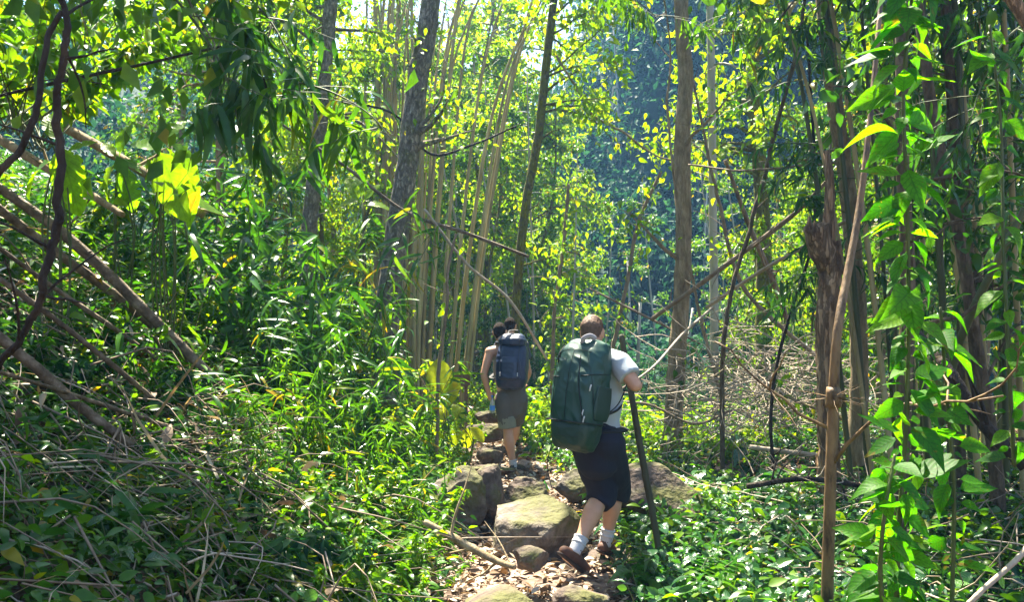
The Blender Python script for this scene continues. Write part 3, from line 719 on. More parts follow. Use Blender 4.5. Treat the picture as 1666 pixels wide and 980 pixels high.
# dark lianas and saplings
def liana(name, label, pts, widths, mat, grow_to_ground=True, branches=(), leafy=0, lmat=None, cat='liana', twig=0):
    P3 = [np.array(P(*q)) for q in pts]
    b = P3[-1]
    gz = g(b[0], b[1])
    if grow_to_ground and b[2] > gz: P3.append(np.array([b[0], b[1], gz - 0.1])); widths = list(widths) + [widths[-1]]; pts = list(pts) + [pts[-1]]
    off = np.array([b[0], b[1], gz])
    root = empty(name, off, label, cat)
    n = 12 * len(P3)
    p = curve(P3, n) - off
    p += np.cumsum(rng.normal(0, 0.004, p.shape), axis=0) * np.sin(np.linspace(0, math.pi, n))[:, None]
    rad = np.interp(np.linspace(0, len(P3) - 1, n), np.arange(len(P3)), [w / FPX * q[2] / 2 for w, q in zip(widths, pts)])
    mw = MB(); tube(mw, p, rad, 8, rough=0.06)
    for (bp, bw) in branches:
        q = curve([P(*c) for c in bp], 24) - off
        q += np.cumsum(rng.normal(0, 0.003, q.shape), axis=0)
        tube(mw, q, np.interp(np.linspace(0, 1, 24), np.linspace(0, 1, len(bw)), [w / FPX * bp[0][2] / 2 for w in bw]), 7, rough=0.06)
    for k in range(twig):
        i = rng.integers(3, n - 3)
        tube(mw, wander(p[i], rng.normal(0, 1, 3) + [0, 0, 0.3], rng.uniform(0.2, 0.6), 6, 0.4, 0.2), np.linspace(0.006, 0.002, 6), 4, cap=False)
    ml = MB()
    if leafy:
        i = rng.integers(2, n - 4, leafy)
        leaves(ml, OVATE, p[i] + rng.normal(0, 0.10, (leafy, 3)), rng.normal(0, 0.7, (leafy, 3)) + [0, 0, -0.3], upish(leafy, 0.5), 0.11 * rng.uniform(0.6, 1.3, leafy))
    mw.obj('stem', mat, root)
    if ml.V: ml.obj('foliage', lmat, root)
    return root
liana('liana', 'dark forked liana hanging close to the camera at the left edge', [(92, -30, 3.0), (110, 40, 3.0), (92, 110, 3.0), (84, 200, 3.0), (72, 330, 3.0), (50, 450, 3.0), (12, 545, 3.05), (-30, 650, 3.1)], [8, 12, 12, 14, 15, 13, 12, 12], M['bark_dark'],
      branches=[([(100, 15, 3.0), (75, 70, 2.98), (58, 170, 2.95), (30, 235, 2.93), (-20, 290, 2.9)], [9, 10, 11, 12])], twig=9)
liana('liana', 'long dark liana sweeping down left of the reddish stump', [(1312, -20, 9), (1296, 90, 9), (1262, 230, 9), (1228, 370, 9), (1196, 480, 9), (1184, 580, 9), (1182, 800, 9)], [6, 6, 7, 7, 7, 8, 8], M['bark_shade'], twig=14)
liana('liana', 'thin dark vine hanging along the straight brown trunk', [(1078, -20, 10.4), (1092, 90, 10.4), (1088, 180, 10.4), (1101, 300, 10.4), (1130, 470, 10.4), (1150, 560, 10.4), (1175, 660, 10.4)], [3, 3, 4, 4, 5, 6, 5], M['bark_brown'], twig=6)
liana('liana', 'thin straight dark vine left of the dark brown trunk', [(1312, 40, 8.6), (1322, 180, 8.6), (1330, 300, 8.6), (1318, 420, 8.6), (1260, 640, 8.6)], [5, 5, 5, 5, 6], M['bark_dark'], twig=4)
liana('liana', 'looping grey vine beside the thin yellow mossy trunk', [(905, 90, 12.6), (935, 140, 12.6), (965, 190, 12.6), (1010, 215, 12.6), (1060, 250, 12.6), (1095, 262, 12.6)], [4, 4, 4, 4, 3, 3], M['bark_brown'], grow_to_ground=False, leafy=30, lmat=M['leaf_lime'])
liana('liana', 'thin curved stem arching off the dark brown trunk toward the clearing', [(1395, 262, 8.4), (1300, 268, 8.7), (1200, 272, 9), (1120, 268, 9.4)], [4, 4, 3, 3], M['twig'], grow_to_ground=False)
liana('thin_sapling', 'thin dark sapling in front of the path left of the hikers', [(742, 380, 9), (728, 440, 9), (726, 500, 9), (712, 590, 9), (709, 690, 9)], [4, 5, 5, 6, 6], M['twig'], cat='sapling', twig=8, leafy=24, lmat=M['leaf_lime'])
liana('thin_sapling', 'thin brown sapling just right of the dark liana', [(1400, 640, 12), (1230, 480, 12), (1180, 330, 12), (1150, 220, 12), (1120, 100, 12)][::-1], [4, 5, 6, 7, 7], M['twig'], cat='sapling', twig=10, leafy=90, lmat=M['leaf_lime'])
liana('thin_sapling', 'slender sapling with yellow leaves right of the walker\'s head', [(1075, 280, 12), (1040, 360, 12), (1022, 450, 12), (1000, 560, 12), (990, 660, 12)], [5, 6, 6, 7, 7], M['twig'], cat='sapling', twig=12, leafy=160, lmat=M['leaf_lime'])
liana('thin_sapling', 'slender leafy sapling between the two hikers\' heads', [(925, 300, 11.8), (918, 400, 11.8), (905, 500, 11.8), (900, 640, 11.8)], [5, 6, 6, 6], M['twig'], cat='sapling', twig=12, leafy=200, lmat=M['leaf_lime'])

named_tree('canopy_tree', 'tall tree on the left bank whose crown shades the near undergrowth', [(-300, 340, 6.2), (-270, 100, 6.2), (-220, -150, 6.2), (-100, -420, 6.2)], [40, 36, 32, 26], M['bark_grey'],
           dict(zs=(2.8, 5.4), nbr=44, blen=3.4, nleaf=9500, lsize=0.17, tpls=SMALL, azr=(-1.3, 1.0)), M['leaf_mid'], top=(0.6, 0, 1.5))
named_tree('canopy_tree', 'tall tree beyond the grove whose crown shades the near right side', [(1760, 700, 7.6), (1740, 300, 7.6), (1720, -100, 7.6), (1640, -420, 7.6)], [36, 34, 30, 24], M['bark_dark'],
           dict(zs=(4.6, 8.0), nbr=30, blen=3.2, nleaf=2600, lsize=0.17, tpls=OVATE, azr=(1.9, 4.4)), M['leaf_mid'], top=(-0.6, 0, 1.5))
# ------------------------------------------------------------------ rocks on the trail
def rock_mesh(size, seed, mat, cuts=10, sub=5, rough=0.10):
    bm = bmesh.new()
    bmesh.ops.create_icosphere(bm, subdivisions=sub, radius=1.0)
    rs = random.Random(seed)
    pl = []
    for k in range(cuts):
        v = Vector((rs.gauss(0, 1), rs.gauss(0, 1), rs.gauss(0.1, 0.7))).normalized(); pl.append((v, rs.uniform(0.52, 0.86)))
    for v in bm.verts:
        c = v.co.copy()
        for nrm, h in pl:
            t = c.dot(nrm)
            if t > h: c -= nrm * (t - h) * 0.96
        k = 1 + rough * 1.2 * noise.noise(c * 1.3 + Vector((seed * 3.1, 0, 0))) + rough * 0.5 * noise.noise(c * 3.5 + Vector((0, seed, 0))) + rough * 0.38 * noise.noise(c * 8 + Vector((0, seed, 2))) + rough * 0.2 * noise.noise(c * 19 + Vector((0, seed, 5)))
        v.co = Vector((c.x * size[0] * k, c.y * size[1] * k, c.z * size[2] * k))
    for f in bm.faces: f.smooth = True
    me = bpy.data.meshes.new('rock'); bm.to_mesh(me); bm.free(); me.materials.append(mat)
    return me

def rock(name, label, px, d, py_top, wpx, hpx, depth, seed, mat, rz=0.0, cat='boulder', group=None, cuts=11, sink=0.25, rough=0.10):
    w = 1.18 * wpx / FPX * d / 2; h = 1.08 * hpx / FPX * d / 2
    c = P(px, py_top + hpx / 2, d)
    o = link(name, rock_mesh((w, depth, h), seed, mat, cuts, rough=rough))
    o.location = c; o.rotation_euler = (0, 0, rz)
    return tag(o, label, cat, group)

rock('boulder', 'large mossy boulder in the middle of the trail behind the near walker\'s calf', 880, 6.5, 803, 178, 128, 0.36, 5, M['rock_moss'], rz=0.15)
rock('boulder', 'broad angular brown boulder behind the walking stick', 1058, 7.4, 762, 180, 104, 0.42, 12, M['rock'], rz=-0.1, cuts=9)
rock('boulder', 'dark leaning boulder with a pale mossy top at the trail\'s left side', 742, 7.2, 756, 86, 110, 0.26, 21, M['rock_moss'], rz=0.5)
rock('boulder', 'narrow upright brown rock beside the leaning mossy boulder', 797, 7.3, 762, 62, 95, 0.22, 33, M['rock'], rz=0.2)
rock('boulder', 'rounded grey rock directly below the far walker\'s shoe', 858, 8.2, 778, 74, 50, 0.22, 44, M['rock'], rz=-0.2)
rock('boulder', 'pale mossy rock showing behind the near walker\'s shorts', 935, 8.0, 765, 62, 52, 0.2, 51, M['rock_moss'], rz=0.4)
rock('boulder', 'smooth purplish brown rock cut off by the bottom of the picture', 808, 4.3, 955, 150, 75, 0.24, 63, M['rock'], cuts=3, rough=0.06)
rock('boulder', 'small reddish stone beside the near walker\'s front foot', 945, 4.7, 952, 78, 50, 0.13, 71, M['rock'], cuts=5)
rock('boulder', 'small brown stone at the foot of the large mossy boulder', 862, 5.5, 892, 56, 38, 0.1, 82, M['rock'], cuts=8)
rock('boulder', 'grey stone under the heel of the front shoe', 992, 6.35, 897, 90, 60, 0.18, 91, M['rock'], cuts=6)
rock('boulder', 'reddish flat stone forming a step left of the far walker\'s calf', 792, 10.8, 690, 66, 30, 0.2, 95, M['rock'], cuts=8)
rock('boulder', 'dark stone set beside the far walker\'s shin', 798, 10.1, 726, 38, 30, 0.14, 97, M['rock'], cuts=8)
rock('boulder', 'flat dark slab lying across the trail below the far walker\'s knee', 790, 9.7, 756, 80, 18, 0.2, 99, M['rock'], cuts=8)
rock('boulder', 'brown step stone on the trail under the water bottle', 800, 11.8, 664, 50, 24, 0.2, 103, M['rock'], cuts=8)
stm = [rock_mesh((0.5, 0.42, 0.3), 200 + k, M['stone_pale'] if k % 2 else M['rock'], 6, sub=3) for k in range(7)]
for k in range(110):
    y = rng.uniform(4.3, 15); x = pathx(y) + rng.normal(0, 0.42)
    s = rng.uniform(0.05, 0.17) * (1.25 if y > 8 else 0.75)
    o = link('trail_stone', stm[k % 7]); o.location = (x, y, g(x, y) + 0.03 + s * 0.10)
    o.scale = (s, s, s * rng.uniform(0.6, 1.1)); o.rotation_euler = (rng.normal(0, 0.3), rng.normal(0, 0.3), rng.uniform(0, 6.28))
    tag(o, 'loose brown stone among dry leaves on the trail', 'stone', 'loose stones on the trail')

# ------------------------------------------------------------------ litter and ground cover
def scatter_ground(n, yr, dr, keep=None):
    y = rng.uniform(*yr, n); d = rng.uniform(*dr, n); x = pathx(y) + d
    ok = np.abs(x) < 0.60 * y + 0.6
    if keep is not None: ok &= keep(x, y, d)
    return x[ok], y[ok]
mb = MB()
x, y = scatter_ground(8500, (3.2, 15), (-0.75, 0.75))
n = len(x); p = np.stack([x, y, G(x, y) + 0.05 + rng.uniform(0, 0.02, n)], -1)
leaves(mb, OVATE[:2] + LANCE[:2], p, np.stack([rng.normal(0, 1, n), rng.normal(0, 1, n), rng.normal(0, 0.22, n)], -1), upish(n, 0.35), rng.uniform(0.04, 0.12, n))
for ob in [o for o in col.objects if o.name.startswith('boulder')]:
    hx = max(v.co.x for v in ob.data.vertices); hy = max(v.co.y for v in ob.data.vertices); n = 90
    a = rng.uniform(0, 6.28, n); k = rng.uniform(0.85, 1.35, n)
    x = ob.location.x + np.cos(a) * hx * k; y = ob.location.y + np.sin(a) * hy * k
    leaves(mb, OVATE[:2] + LANCE[:2], np.stack([x, y, G(x, y) + 0.05 + rng.uniform(0, 0.05, n)], -1), np.stack([rng.normal(0, 1, n), rng.normal(0, 1, n), rng.normal(0, 0.4, n)], -1), upish(n, 0.5), rng.uniform(0.04, 0.10, n))
o = mb.obj('leaf_litter', M['dry_leaf']); tag(o, 'pale dry fallen leaves strewn along the trail', 'leaf litter', kind='stuff')
mb = MB()
x, y = scatter_ground(20000, (2.6, 16), (-6, 6.5))
n = len(x); p = np.stack([x, y, G(x, y) + 0.02 + rng.uniform(0, 0.04, n)], -1)
leaves(mb, SMALL + LANCE, p, np.stack([rng.normal(0, 1, n), rng.normal(0, 1, n), rng.normal(0.05, 0.3, n)], -1), upish(n, 0.45), rng.uniform(0.06, 0.17, n))
o = mb.obj('forest_litter', M['litter_dark']); tag(o, 'brown dead leaves carpeting the forest floor', 'leaf litter', kind='stuff')

def herb_clump(mb, x, y, h, nl, size, tpls, m, spread=0.16, up=0.45):
    z = g(x, y)
    n = nl
    a = rng.uniform(0, 6.28, n); r = spread * np.sqrt(rng.uniform(0, 1, n)); hh = h * rng.uniform(0.25, 1.0, n)
    p = np.stack([x + r * np.cos(a), y + r * np.sin(a), z + hh], -1)
    d = np.stack([np.cos(a), np.sin(a), rng.normal(0.05, 0.35, n)], -1)
    if y > 8.5: tpls = SMALL
    leaves(mb, tpls, p, d, upish(n, up), size * rng.uniform(0.6, 1.2, n), m)
    ns = max(2, n // 4)
    for k in range(ns):
        tube(mb, np.array([[x + rng.normal(0, 0.02), y + rng.normal(0, 0.02), z - 0.02], p[k]]), [0.004, 0.002], 3, m=3, cap=False)

cover = MB()
# right of the trail: glossy low herbs
x, y = scatter_ground(1500, (3.4, 15), (0.65, 7.0))
x2, y2 = scatter_ground(700, (3.4, 9), (0.7, 4.5)); x = np.concatenate([x, x2]); y = np.concatenate([y, y2])
for xx, yy in zip(x, y):
    dn = max(0.5, min(1.0, yy / 7))
    herb_clump(cover, xx, yy, rng.uniform(0.10, 0.38), int(rng.integers(10, 19)), rng.uniform(0.07, 0.13), OVATE, int(rng.choice([0, 1, 2], p=[0.68, 0.24, 0.08])), 0.17)
# close to the trail on the left
x, y = scatter_ground(620, (3.4, 16), (-2.2, -0.5))
for xx, yy in zip(x, y):
    herb_clump(cover, xx, yy, rng.uniform(0.08, 0.40), int(rng.integers(10, 18)), rng.uniform(0.06, 0.12), OVATE, int(rng.choice([0, 1, 2], p=[0.35, 0.4, 0.25])), 0.16)
# both sides further up the trail, bright
x, y = scatter_ground(900, (10.5, 20), (-3.5, 5.0), lambda x, y, d: np.abs(d) > 0.45)
for xx, yy in zip(x, y):
    herb_clump(cover, xx, yy, rng.uniform(0.15, 0.6), 16, rng.uniform(0.09, 0.16), OVATE, int(rng.choice([1, 2], p=[0.4, 0.6])), 0.24)
o = cover.obj('ground_cover', [M['herb_leaf'], M['leaf_mid'], M['leaf_lime'], M['stem']])
tag(o, 'low leafy herbs covering the forest floor beside the trail', 'ground cover', kind='stuff')

# left bank: tangled narrow leaves, grass and straw
bank = MB()
x, y = scatter_ground(2300, (2.7, 14), (-8.5, -0.7))
x2, y2 = scatter_ground(1500, (2.6, 6.2), (-4.2, -0.75)); x3, y3 = scatter_ground(900, (5.5, 9.5), (-6, -0.8)); x2 = np.concatenate([x2, x3]); y2 = np.concatenate([y2, y3]); x = np.concatenate([x, x2]); y = np.concatenate([y, y2])
for xx, yy in zip(x, y):
    near = yy < 6.2
    z = g(xx, yy); n = int(rng.integers(9, 16)); h = rng.uniform(0.05, 0.32) if near else rng.uniform(0.10, 0.55)
    a = rng.uniform(0, 6.28, n); r = 0.22 * np.sqrt(rng.uniform(0, 1, n))
    p = np.stack([xx + r * np.cos(a), yy + r * np.sin(a), z + h * rng.uniform(0.2, 1, n)], -1)
    d = np.stack([np.cos(a), np.sin(a), rng.normal(0.15, 0.4, n)], -1)
    kind = float(np.clip(0.5 + 1.1 * noise.noise(Vector((xx * 0.9, yy * 0.9, 3.3))) + rng.normal(0, 0.16), 0, 1))
    if noise.noise(Vector((xx * 1.6, yy * 1.6, 9.1))) < -0.26: continue
    if near:
        if kind < 0.18: leaves(bank, BLADE, p[:5], d[:5], upish(5, 0.5), rng.uniform(0.14, 0.30, 5), 1)
        elif kind < 0.55: leaves(bank, LANCE, p, d, upish(n, 0.6), rng.uniform(0.06, 0.14, n), int(rng.choice([1, 1, 2])))
        else: leaves(bank, OVATE, p, d, upish(n, 0.6), rng.uniform(0.045, 0.10, n), int(rng.choice([1, 1, 2])))
    elif kind < 0.45: leaves(bank, BLADE, p, d, upish(n, 0.5), rng.uniform(0.16, 0.36, n), int(rng.choice([0, 1, 1])), wid=rng.uniform(0.8, 1.4))
    elif kind < 0.80: leaves(bank, LANCE, p, d, upish(n, 0.5), rng.uniform(0.09, 0.2, n), int(rng.choice([0, 1, 2])))
    else: leaves(bank, OVATE, p, d, upish(n, 0.5), rng.uniform(0.07, 0.14, n), int(rng.choice([1, 2])))
o = bank.obj('undergrowth', [M['blade'], M['leaf_dark'], M['leaf_mid']])
tag(o, 'tangled narrow leaved undergrowth covering the steep left bank', 'undergrowth', kind='stuff')
tang = MB()
x, y = scatter_ground(800, (2.7, 12), (-7.5, -0.8))
x2, y2 = scatter_ground(330, (2.7, 6.6), (-4.5, -0.8)); x = np.concatenate([x, x2]); y = np.concatenate([y, y2])
for xx, yy in zip(x, y):
    z = g(xx, yy) + rng.uniform(0.02, 0.38)
    a = rng.normal(-0.5, 0.7) if rng.random() < 0.6 else rng.uniform(0, 6.28)
    ln = rng.uniform(0.3, 1.3)
    d = np.array([math.cos(a), 0.7 * math.sin(a), 0]); e = np.array([xx, yy, z]) + d * ln
    e[2] = g(e[0], e[1]) + rng.uniform(0.0, 0.4)
    tube(tang, curve([(xx, yy, z), (np.array([xx, yy, z]) + e) / 2 + rng.normal(0, 0.13, 3), e], 7), np.linspace(0.006, 0.0008, 7) * rng.uniform(0.4, 1.4), 4, m=int(rng.random() < 0.25), cap=False)
x, y = scatter_ground(450, (2.7, 9), (-6, -0.8))
n = len(x); p = np.stack([x, y, G(x, y) + rng.uniform(0.02, 0.3, n)], -1)
leaves(tang, GRASS, p, np.stack([rng.normal(0, 1, n), rng.normal(0, 1, n), rng.uniform(0, 0.8, n)], -1), upish(n, 0.4), rng.uniform(0.3, 0.8, n), 2)
x, y = scatter_ground(520, (2.7, 10), (-6, -0.8))
n = len(x); p = np.stack([x, y, G(x, y) + rng.uniform(0.05, 0.4, n)], -1)
leaves(tang, OVATE + LANCE, p, rng.normal(0, 1, (n, 3)) + [0, 0, -0.6], upish(n, 0.8), rng.uniform(0.06, 0.17, n), 3)
# dry twig tangle at the right of the clearing
for k in range(520):
    c = np.array(P(rng.normal(1235, 85), rng.normal(640, 48), rng.uniform(9, 12.5)))
    c[2] = max(c[2], g(c[0], c[1]) + 0.05)
    tube(tang, wander(c, rng.normal(0, 1, 3) * [1, 0.8, 0.45], rng.uniform(0.3, 1.2), 7, 0.5, 0.1), np.linspace(0.007, 0.0025, 7), 4, m=1, cap=False)
for k in range(260):
    yy = rng.uniform(4.5, 9); xx = rng.uniform(1.8, 0.55 * yy + 0.4)
    c = np.array([xx, yy, g(xx, yy) + rng.uniform(0.02, 0.35)])
    tube(tang, wander(c, rng.normal(0, 1, 3) * [1, 0.8, 0.35], rng.uniform(0.3, 1.0), 7, 0.5, 0.1), np.linspace(0.006, 0.002, 7), 4, m=int(rng.random() < 0.5), cap=False)
for k in range(420):
    px_, py_ = rng.normal(370, 95), rng.normal(690, 60); d_ = on_ground(px_, py_, 0.15)
    if d_ > 12: continue
    c = np.array(P(px_, py_, d_))
    tube(tang, wander(c, rng.normal(0, 1, 3) * [1, 0.7, 0.45], rng.uniform(0.2, 0.9), 7, 0.5, 0.1), np.linspace(0.005, 0.0018, 7), 4, m=0, cap=False)
n = 160; pts_ = [(rng.normal(380, 100), rng.normal(710, 60)) for k in range(n)]
pp = np.array([P(a, b, min(10, on_ground(a, b, 0.12))) for a, b in pts_])
leaves(tang, OVATE + LANCE, pp, rng.normal(0, 1, (n, 3)) + [0, 0, -0.5], upish(n, 0.9), rng.uniform(0.07, 0.2, n), 3)
o = tang.obj('dead_twigs', [M['twig'], M['twig_pale'], M['straw'], M['dry_leaf']])
tag(o, 'tangle of dry twigs and withered leaves in the undergrowth', 'twigs', kind='stuff')

# ------------------------------------------------------------------ fallen poles and branches
def log(name, label, pts, widths, mat, cat='log', bumps=0.04, nodes=False, sub=0, group=None, seg=10):
    P3 = [np.array(P(*q)) for q in pts]
    off = P3[0].copy()
    n = max(20, 10 * len(P3))
    p = curve(P3, n) - off
    rad = np.interp(np.linspace(0, len(P3) - 1, n), np.arange(len(P3)), [w / FPX * q[2] / 2 for w, q in zip(widths, pts)])
    mw = MB(); tube(mw, p, rad, seg, rough=bumps)
    if nodes:
        for i in range(3, n - 3, 4):
            t = unit((p[i + 1] - p[i])[None])[0]; r = rad[i] * 1.12
            tube(mw, np.array([p[i] - t * 0.01, p[i], p[i] + t * 0.01]), [r * 0.85, r, r * 0.85], seg, cap=False)
    for k in range(sub):
        i = rng.integers(2, n - 2)
        tube(mw, wander(p[i], rng.normal(0, 1, 3) + [0, 0, 0.2], rng.uniform(0.15, 0.6), 6, 0.4, 0.1), np.linspace(rad[i] * 0.45, 0.002, 6), 4, cap=False)
    o = mw.obj(name, mat); o.location = off
    return tag(o, label, cat, group)
def ongr(pts, h):
    ds = [on_ground(a, b, h if i < len(pts) - 1 else 0.12) for i, (a, b) in enumerate(pts)]
    k = np.polyfit(range(len(ds)), ds, 1)      # straight in depth too
    return [(a, b, float(np.polyval(k, i))) for i, (a, b) in enumerate(pts)]
log('fallen_pole', 'long fallen pole sloping down the left bank, upper of the pair', ongr([(-30, 285), (120, 395), (260, 530), (430, 700)], 0.80), [15, 18, 18, 16], M['deadwood'], nodes=True)
log('fallen_pole', 'fallen pole lying parallel under the longest sloping pole', ongr([(-30, 318), (80, 402), (210, 498), (310, 590)], 0.74), [14, 15, 14, 12], M['deadwood'], nodes=True)
log('fallen_pole', 'short thick fallen pole low on the left bank', ongr([(-30, 525), (60, 600), (130, 662), (215, 725)], 0.60), [17, 18, 17, 14], M['deadwood'], nodes=True)
log('fallen_pole', 'thin grey stick lying beside the short thick pole', ongr([(-20, 440), (90, 520), (190, 600), (250, 650)], 0.7), [9, 9, 9, 7], M['deadwood'])
log('fallen_pole', 'thin brown cane slanting between the two lower poles', ongr([(-20, 390), (90, 470), (200, 545), (330, 640)], 0.72), [7, 8, 8, 6], M['deadwood'], nodes=True, seg=7)
log('fallen_pole', 'thin pale cane lying flattest across the dark bank', ongr([(-20, 600), (110, 640), (260, 690), (420, 735)], 0.5), [6, 7, 7, 5], M['deadwood'], nodes=True, seg=7)
log('fallen_branch', 'brown branch lying higher on the left bank behind the big leaves', [(-20, 140, 8.2), (110, 210, 8.0), (250, 290, 7.7), (330, 350, 7.5)], [17, 16, 15, 12], M['bark_brown'], sub=5)
log('fallen_branch', 'second brown branch lying on the left bank below the first', [(-20, 215, 7.6), (120, 300, 7.4), (200, 350, 7.2)], [15, 14, 10], M['bark_brown'], sub=4)
log('fallen_bamboo', 'long fallen bamboo cane slanting across the leaning trunk', [(440, 190, 9.6), (560, 270, 10), (660, 345, 10.3), (760, 380, 10.5), (860, 418, 10.8)], [4, 5, 6, 6, 5], M['deadwood'], nodes=True, seg=7)
log('fallen_branch', 'thin dark branch crossing in front of the bamboo canes', [(555, 165, 12), (640, 185, 12), (700, 250, 12), (770, 235, 12), (840, 205, 12)], [4, 4, 5, 4, 3], M['bark_dark'], seg=6)
log('fallen_branch', 'thin diagonal stick from the fallen bamboo down to the far hikers', [(690, 340, 10.2), (760, 430, 10.3), (830, 490, 10.5), (890, 585, 10.8)], [5, 5, 5, 4], M['twig_pale'], seg=6)
log('trail_stick', 'brown stick lying at the left edge of the trail', [(690, 850, 5.35), (742, 878, 5.3), (800, 910, 5.2), (838, 924, 5.1)], [10, 13, 12, 9], M['bark_brown'], cat='stick', sub=4)
log('fallen_branch', 'dark fallen branch behind the foot of the pale pole', [(1215, 792, 7.0), (1300, 780, 7.0), (1370, 786, 7.0), (1450, 800, 6.9)], [9, 9, 9, 7], M['bark_dark'], sub=6)
log('fallen_branch', 'pale dry branch lying at the foot of the broken trunk', [(1220, 728, 8.6), (1300, 738, 8.6), (1372, 745, 8.5)], [8, 8, 6], M['twig_pale'], sub=5)
log('fallen_branch', 'pale slanting branch propped left of the broken trunk', [(1060, 520, 11), (1190, 425, 10.2), (1290, 350, 9.6), (1350, 290, 9.2)], [7, 8, 8, 6], M['twig'], sub=5)
log('fallen_branch', 'thin pale branch resting on the snapped stub', [(1150, 500, 10.5), (1240, 440, 9.4), (1320, 395, 8.6), (1375, 360, 8.0)], [6, 6, 7, 6], M['twig_pale'], sub=4)
log('fallen_branch', 'thin leaning stick in front of the mossy footed trunk', [(1180, 260, 12), (1220, 370, 12), (1255, 450, 12), (1280, 520, 12)], [6, 8, 10, 9], M['pole'], sub=3)
log('fallen_branch', 'dry forked branch near the walker\'s raised elbow', [(1000, 640, 8), (1060, 600, 8.2), (1110, 545, 8.6), (1160, 500, 9)], [3, 4, 5, 4], M['twig_pale'], sub=8)
log('fallen_branch', 'grey branch arching low behind the walker\'s elbow', [(1190, 668, 9.2), (1130, 690, 9.0), (1060, 660, 8.8), (1020, 655, 8.7)], [4, 4, 4, 3], M['twig'], sub=5)
log('fallen_branch', 'long thin branch above the walker\'s head sloping to the brown trunk', [(960, 470, 11.5), (1020, 500, 11.3), (1080, 530, 11.1), (1140, 560, 11)], [3, 4, 4, 3], M['twig'], sub=8)
log('fallen_branch', 'dead slanting trunk low in the dark grove', [(1668, 760, 5.2), (1600, 690, 5.3), (1540, 600, 5.5), (1490, 540, 5.8)], [22, 22, 20, 14], M['bark_dark'], sub=5)
log('fallen_branch', 'pale thin stick leaning across the lower right corner', [(1700, 850, 3.6), (1660, 905, 3.55), (1600, 960, 3.5), (1560, 1000, 3.5)], [8, 9, 9, 9], M['twig_pale'])
log('fallen_branch', 'greenish cane leaning right to left in the bamboo grove', [(1690, 300, 6.0), (1620, 430, 6.1), (1560, 560, 6.3), (1530, 690, 6.5)], [12, 13, 14, 14], M['culm_green'], nodes=True)
log('fallen_branch', 'thin brown twig crossing the far left upper leaves', [(-20, 160, 5.5), (110, 130, 5.7), (230, 105, 5.9), (360, 75, 6.2)], [5, 6, 5, 4], M['bark_dark'], sub=8)

# ------------------------------------------------------------------ shrubs and bamboo shoots on the left
def arching_shrub(nst, h, spread, nl, lsize, tpls, r=0.006, up=0.5, down=0.45, start=0.25):
    mw, ml = MB(), MB()
    for s in range(nst):
        a = rng.uniform(0, 6.28)
        hh = h * rng.uniform(0.6, 1.1)
        p = wander((rng.normal(0, 0.05), rng.normal(0, 0.05), -0.05), (math.cos(a) * spread, math.sin(a) * spread, 1), hh, 12, 0.10, 0.35 / max(0.6, h))
        tube(mw, p, np.linspace(r, r * 0.3, 12), 5, cap=False)
        k = nl // nst
        t = rng.uniform(start, 1, k) * 10.99; i = t.astype(int); f = (t - i)[:, None]
        q = p[i] * (1 - f) + p[i + 1] * f
        b = rng.uniform(0, 6.28, k)
        d = np.stack([np.cos(b), np.sin(b), rng.normal(-down, 0.35, k)], -1) + unit(p[i + 1] - p[i]) * 0.45
        leaves(ml, tpls, q, d, upish(k, up), lsize * rng.uniform(0.6, 1.2, k))
    return mw, ml
def shrub_template(name, lmat, wmat, **kw):
    root = empty(name, (0, 0, 0)); mw, ml = arching_shrub(**kw)
    mw.obj('stem', wmat, root); ml.obj('foliage', lmat, root); register(root); return root
S_bam = shrub_template('bamboo_shoot', M['blade'], M['stem'], nst=5, h=2.3, spread=0.35, nl=240, lsize=0.34, tpls=BLADE, r=0.010)
S_bamd = shrub_template('broad_bamboo', M['leaf_dark'], M['stem'], nst=6, h=2.4, spread=0.4, nl=280, lsize=0.36, tpls=BLADE, r=0.010)
S_bush = shrub_template('leafy_bush', M['leaf_fresh'], M['stem'], nst=14, h=1.2, spread=0.7, nl=900, lsize=0.11, tpls=OVATE)
S_bushl = shrub_template('sunlit_bush', M['leaf_lime'], M['stem'], nst=14, h=1.3, spread=0.7, nl=800, lsize=0.12, tpls=OVATE)
S_lance = shrub_template('lance_shrub', M['leaf_blue'], M['stem'], nst=12, h=1.0, spread=0.8, nl=420, lsize=0.22, tpls=LANCE)
S_vinet = shrub_template('hanging_creeper', M['leaf_fresh'], M['stem'], nst=18, h=1.6, spread=0.9, nl=800, lsize=0.13, tpls=OVATE, down=0.7)
def put(tpl, px, d, s, label=None, cat=None, group=None, dz=0.0, z=None, rz=None):
    o = plant(tpl, px, d, s, rz, label, cat, group, dz)
    if z is not None: o.location.z = z
    return o
rowof(S_bamd, [(330, 9.8, 1.15), (400, 9.2, 1.2), (480, 8.6, 1.1), (555, 8.2, 0.8), (265, 10.2, 1.0)], 'dark broad bladed bamboo drooping over the left bank', 'bamboo', 'dark drooping bamboo on the left bank')
rowof(S_bam, [(450, 6.4, 0.55), (520, 7.0, 0.6), (590, 6.8, 0.62), (640, 8.2, 0.7), (565, 10.4, 1.1), (560, 9.8, 1.15), (430, 5.6, 0.35), (650, 6.2, 0.42), (690, 9.6, 0.5), (480, 10.5, 1.3)], 'fresh green bamboo shoot with long drooping blades', 'bamboo', 'green bamboo shoots left of the trail')
rowof(S_bush, [(640, 5.6, 0.5), (670, 6.6, 0.55), (600, 5.2, 0.5), (700, 8.6, 0.55), (560, 6.0, 0.55), (680, 5.1, 0.36), (510, 4.7, 0.42), (720, 10.5, 0.6), (300, 8.5, 0.9), (200, 9.5, 1.0), (90, 9.0, 1.1)], 'rounded leafy green bush left of the trail', 'bush', 'leafy bushes left of the trail')
